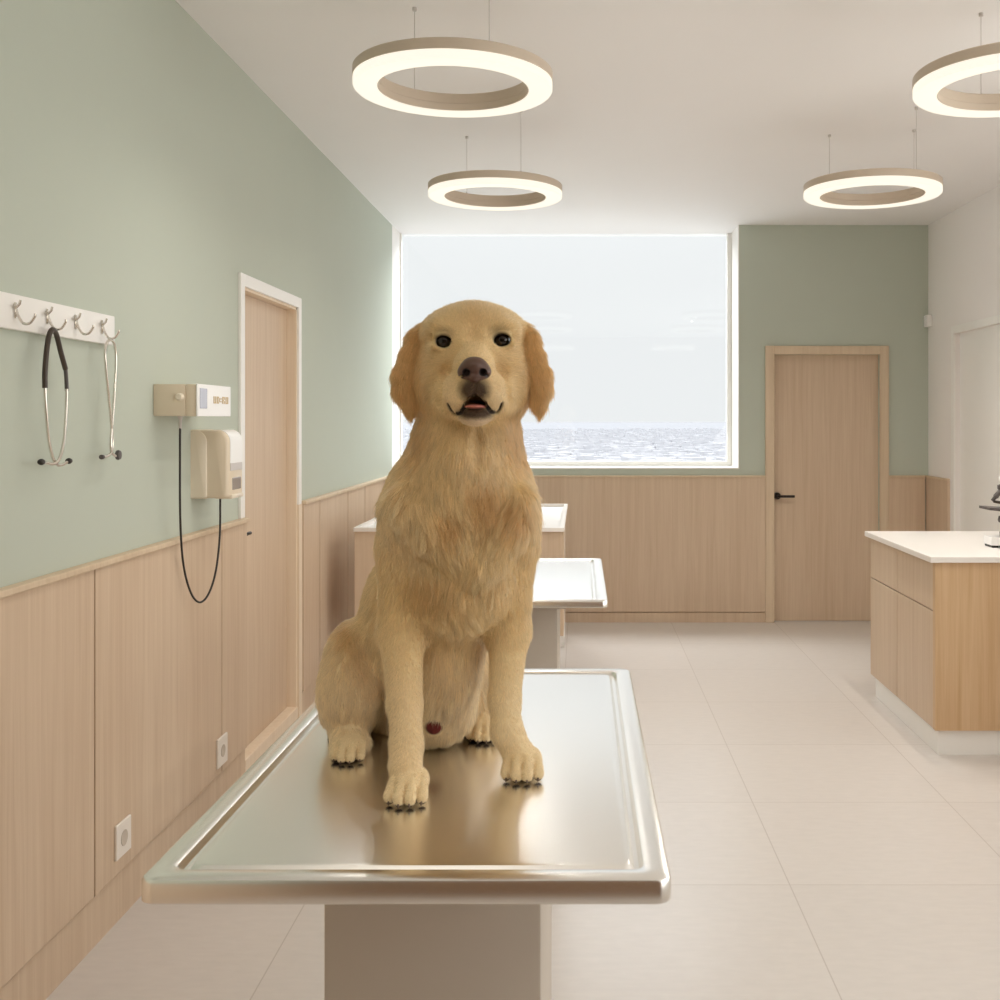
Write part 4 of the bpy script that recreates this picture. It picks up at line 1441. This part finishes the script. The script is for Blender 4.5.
# ---------------------------------------------------------------- fur
def build_fur(count, seed):
    rs = np.random.RandomState(seed)
    me = dog.data
    nv_ = len(me.vertices)
    V = np.empty(nv_ * 3, np.float32); me.vertices.foreach_get('co', V); V = V.reshape(-1, 3).astype(float) + DOG_BASE
    N = np.empty(nv_ * 3, np.float32); me.vertices.foreach_get('normal', N); N = N.reshape(-1, 3).astype(float)
    Fq = DF_
    T3 = np.concatenate([Fq[:, [0, 1, 2]], Fq[:, [0, 2, 3]]])
    a, b, c = V[T3[:, 0]], V[T3[:, 1]], V[T3[:, 2]]
    ar = 0.5 * np.linalg.norm(np.cross(b - a, c - a), axis=1)
    cen = (a + b + c) / 3
    # denser on the head, sparse on the back which the long coat hides
    dens = np.ones(len(cen))
    dens += 1.6 * (cen[:, 2] > 1.52) + 0.9 * (cen[:, 1] < 1.80)
    dens *= np.where(cen[:, 1] > 2.1, 0.6, 1.0)
    w_ = ar * dens
    tri = rs.choice(len(T3), count, p=w_ / w_.sum())
    u, v = rs.rand(count), rs.rand(count)
    fl = u + v > 1
    u[fl], v[fl] = 1 - u[fl], 1 - v[fl]
    Pp = a[tri] + u[:, None] * (b[tri] - a[tri]) + v[:, None] * (c[tri] - a[tri])
    Nn = N[T3[tri, 0]] * (1 - u - v)[:, None] + N[T3[tri, 1]] * u[:, None] + N[T3[tri, 2]] * v[:, None]
    Nn /= np.linalg.norm(Nn, axis=1)[:, None] + 1e-9
    px, py = to_px(Pp)
    x, y, z = Pp[:, 0], Pp[:, 1], Pp[:, 2]
    keep = np.ones(count, bool)
    # bare places: eyes, nose, mouth, pads, sheath tip
    for ex, ey in EYES:
        e = q(ex, ey, HY - 0.082)
        keep &= ~((np.abs(x - e[0]) / 0.0185) ** 2 + (np.abs(z - e[2]) / 0.0145) ** 2 + (np.abs(y - e[1]) / 0.04) ** 2 < 1)
    e = q(474.4, 371, HY - 0.165)
    keep &= ~((np.abs(x - e[0]) / 0.027) ** 2 + (np.abs(z - e[2]) / 0.019) ** 2 + (np.abs(y - e[1]) / 0.03) ** 2 < 1)
    dm = np.full(count, 9.0)
    for a_, b2 in zip(MUZ[:-1], MUZ[1:]):
        dm = np.minimum(dm, segdist(Pp, a_, b2))
    keep &= dm > 0.0042
    keep &= blob(Pp, *pb(475.5, 404.5, MS + 0.005, 13, 6.5, 0.05)) < 0.05
    keep &= z > TABLE_H + 0.006
    keep &= blob(Pp, *pb(434, 727, 1.90, 11, 10, 0.035)) < 0.2
    Pp, Nn = Pp[keep], Nn[keep]
    n = len(Pp)
    px, py = to_px(Pp)
    x, y, z = Pp[:, 0], Pp[:, 1], Pp[:, 2]

    # ---- length
    Ln = np.full(n, 0.021)

    def setl(val, wt):
        wt = np.clip(wt, 0, 1)
        Ln[:] = Ln * (1 - wt) + val * wt
    setl(0.027, blob(Pp, *pb(462, 520, 1.80, 90, 70, 0.2)))
    setl(0.034, blob(Pp, *pb(462, 575, 1.80, 40, 60, 0.2)))
    setl(0.036, blob(Pp, *pb(440, 690, 1.98, 60, 70, 0.2)))
    setl(0.024, blob(Pp, *pb(466, 445, 1.85, 80, 44, 0.2)))
    setl(0.019, blob(Pp, *pb(352, 680, 2.0, 50, 60, 0.2)))
    setl(0.016, blob(Pp, *pb(396, 575, 1.84, 34, 44, 0.14)))
    setl(0.016, blob(Pp, *pb(522, 580, 1.84, 26, 40, 0.14)))
    for a_, b2 in (((394, 500), (476, 566)), ((530, 500), (482, 566))):
        sd = segdist(np.stack([px, py, 0 * px], 1), (a_[0], a_[1], 0), (b2[0], b2[1], 0))
        setl(0.034, np.clip((26 - sd) / 14, 0, 1) * (y < 1.86))
    setl(0.012, blob(Pp, *pb(478, 446, 1.82, 14, 26, 0.1)))
    setl(0.007, blob(Pp, *pb(434, 722, 1.92, 20, 22, 0.08)))
    # forelegs and feet
    legL = (np.abs(px - 404) < 26) & (py > 600) & (y < 1.90)
    legR = (np.abs(px - 508) < 24) & (py > 600) & (y < 1.93) & (px > 486)
    t_ = np.clip((py - 600) / 50, 0, 1)
    setl(0.008, (legL | legR) * t_)
    setl(0.0035, (z < TABLE_H + 0.045) * 1.0 * ((y < 1.80) | (px < 366) | (px > 466)))
    # head
    hw = blob(Pp, *pb(474, 355, HY - 0.05, 80, 78, 0.25)) * (z > 1.49)
    setl(0.012, hw * 2)
    mz_ = np.clip((HY - 0.045 - y) / 0.07, 0, 1) * (z > 1.49) * (np.abs(px - 475) < 40)
    setl(0.0045, mz_ * 1.2)
    ear = np.clip((np.abs(px - 474) - 44.5) / 9, 0, 1) * np.clip((py - 318) / 16, 0, 1) * (py < 424) * (z > 1.50) * (y < 1.95)
    setl(0.016, ear)
    setl(0.020, ear * np.clip((py - 375) / 30, 0, 1))
    cheek = blob(Pp, *pb(432, 400, HY, 22, 40, 0.12)) + blob(Pp, *pb(518, 400, HY, 22, 40, 0.12))
    setl(0.018, cheek * (1 - ear))
    Ln *= rs.uniform(0.6, 1.15, n)

    # ---- combing direction
    flow = np.tile(np.array([0.0, 0.12, -1.0]), (n, 1))
    cx_ = (462 - 580) / F * 1.9
    flow[:, 0] += np.clip((x - cx_) * 2.2, -0.35, 0.35)
    # chest: the hair of both sides sweeps in towards the middle
    cv = blob(Pp, *pb(464, 520, 1.80, 95, 62, 0.16))
    flow[:, 0] -= cv * np.clip((x - (474 - 580) / F * 1.8) * 11, -0.75, 0.75)
    # thigh fur sweeps down and forward
    th = blob(Pp, *pb(352, 680, 2.0, 60, 70, 0.25))
    flow += th[:, None] * np.array([0.35, -0.2, -0.3])
    # chest centre: fur falls in a parted V
    # head: from the nose back over the face
    nose_c = q(474.5, 366, HY - 0.17)
    rad = Pp - nose_c
    rad /= np.linalg.norm(rad, axis=1)[:, None] + 1e-9
    rad[:, 1] = np.abs(rad[:, 1]) + 0.25
    hwt = np.clip(hw * 2.2, 0, 1) * (1 - ear)
    flow = flow * (1 - hwt)[:, None] + (rad * np.array([1, 1, 1.0]) + np.array([0, 0, -0.15])) * hwt[:, None]
    chin = blob(Pp, *pb(475.5, 418, HY - 0.12, 30, 14, 0.1))
    flow = flow * (1 - chin)[:, None] + np.array([0, 0.5, -1.0]) * chin[:, None]
    outw = np.sign(px - 474) * ear
    flow = flow * (1 - ear)[:, None] + ear[:, None] * np.array([0, 0, -1.0])
    flow[:, 0] += outw * 0.22 * np.clip((395 - py) / 40, -1, 1)
    # low-frequency waviness
    def wav(f, ph):
        return np.sin(x * f + ph) * np.cos(z * f * 0.83 + 1.7 * ph) + 0.6 * np.sin(z * f * 1.9 + y * f + ph)
    amp = np.clip((Ln - 0.014) / 0.02, 0, 1) * 0.34
    flow[:, 0] += amp * wav(46, 0.4)
    flow[:, 1] += amp * 0.5 * wav(38, 2.1)
    flow[:, 2] += amp * 0.4 * wav(52, 3.3)
    tan = flow - Nn * (flow * Nn).sum(1)[:, None]
    tan /= np.linalg.norm(tan, axis=1)[:, None] + 1e-6
    tan += rs.normal(0, 0.13, (n, 3))
    lift = np.full(n, 0.30)
    lift[Ln < 0.008] = 0.38
    lift += rs.normal(0, 0.07, n)
    # ---- strands
    K = 5
    t = np.linspace(0, 1, K)
    pts = np.empty((n, K, 3))
    for k in range(K):
        s = t[k]
        up = (lift * s - 0.55 * lift * s * s)[:, None]
        pts[:, k] = Pp + Ln[:, None] * (tan * s * 0.95 + Nn * up + np.array([0, 0, -0.10]) * s * s * np.clip(Ln / 0.03, 0, 1)[:, None])
    pts[:, 0] -= Nn * 0.001
    # ---- tufts: strands lean to the nearest guide strand
    from mathutils import kdtree
    ng = n // 22
    gi = rs.choice(n, ng, replace=False)
    kd = kdtree.KDTree(ng)
    for i_, g_ in enumerate(gi):
        kd.insert(Pp[g_], i_)
    kd.balance()
    near = np.array([kd.find(p_)[1] for p_ in Pp])
    g = gi[near]
    cl = np.clip((Ln - 0.007) / 0.02, 0, 1) * 0.5
    for k in range(1, K):
        s = t[k] ** 1.3
        ok = (np.linalg.norm(Pp[g] - Pp, axis=1) < 0.02)
        wgt = (cl * s * ok)[:, None]
        pts[:, k] = pts[:, k] * (1 - wgt) + pts[g, k] * wgt
    pts[:, :, 2] = np.maximum(pts[:, :, 2], TABLE_H + 0.001)
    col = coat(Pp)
    gb = rs.normal(0, 0.085, ng)[near] * np.clip((Ln - 0.008) / 0.02, 0, 1)
    col = np.clip(col * (1 + gb + rs.normal(0, 0.08, n))[:, None], 0.004, 0.95)
    return pts, col, Ln


def fur_object(count, seed):
    pts, col, Ln = build_fur(count, seed)
    n, K, _ = pts.shape
    hc = bpy.data.hair_curves.new('fur_coat')
    hc.add_curves([K] * n)
    hc.points.foreach_set('position', (pts - DOG_BASE).astype(np.float32).ravel())
    r0 = np.where(Ln > 0.012, 0.00034, 0.00030)
    rad = (r0[:, None] * np.linspace(1, 0.22, K)[None, :]).astype(np.float32)
    at = hc.attributes.get('radius') or hc.attributes.new('radius', 'FLOAT', 'POINT')
    at.data.foreach_set('value', rad.ravel())
    ac = hc.attributes.new('coat', 'FLOAT_COLOR', 'CURVE')
    ac.data.foreach_set('color', np.concatenate([col, np.ones((n, 1))], 1).astype(np.float32).ravel())
    o = bpy.data.objects.new('fur_coat', hc)
    COL.objects.link(o)
    o.parent = dog
    m = bpy.data.materials.new('golden_fur')
    m.use_nodes = True
    nt = m.node_tree
    nt.nodes.clear()
    out = nt.nodes.new('ShaderNodeOutputMaterial')
    at = nt.nodes.new('ShaderNodeAttribute'); at.attribute_name = 'coat'
    hb = nt.nodes.new('ShaderNodeBsdfHairPrincipled')
    hb.parametrization = 'COLOR'
    hb.inputs['Roughness'].default_value = 0.45
    hb.inputs['Radial Roughness'].default_value = 0.6
    nt.links.new(at.outputs['Color'], hb.inputs['Color'])
    df = nt.nodes.new('ShaderNodeBsdfDiffuse')
    nt.links.new(at.outputs['Color'], df.inputs['Color'])
    mx = nt.nodes.new('ShaderNodeMixShader')
    mx.inputs[0].default_value = 0.55
    nt.links.new(hb.outputs[0], mx.inputs[1]); nt.links.new(df.outputs[0], mx.inputs[2])
    nt.links.new(mx.outputs[0], out.inputs['Surface'])
    hc.materials.append(m)
    o['kind'] = 'stuff'
    return o



fur_object(340000, 5)
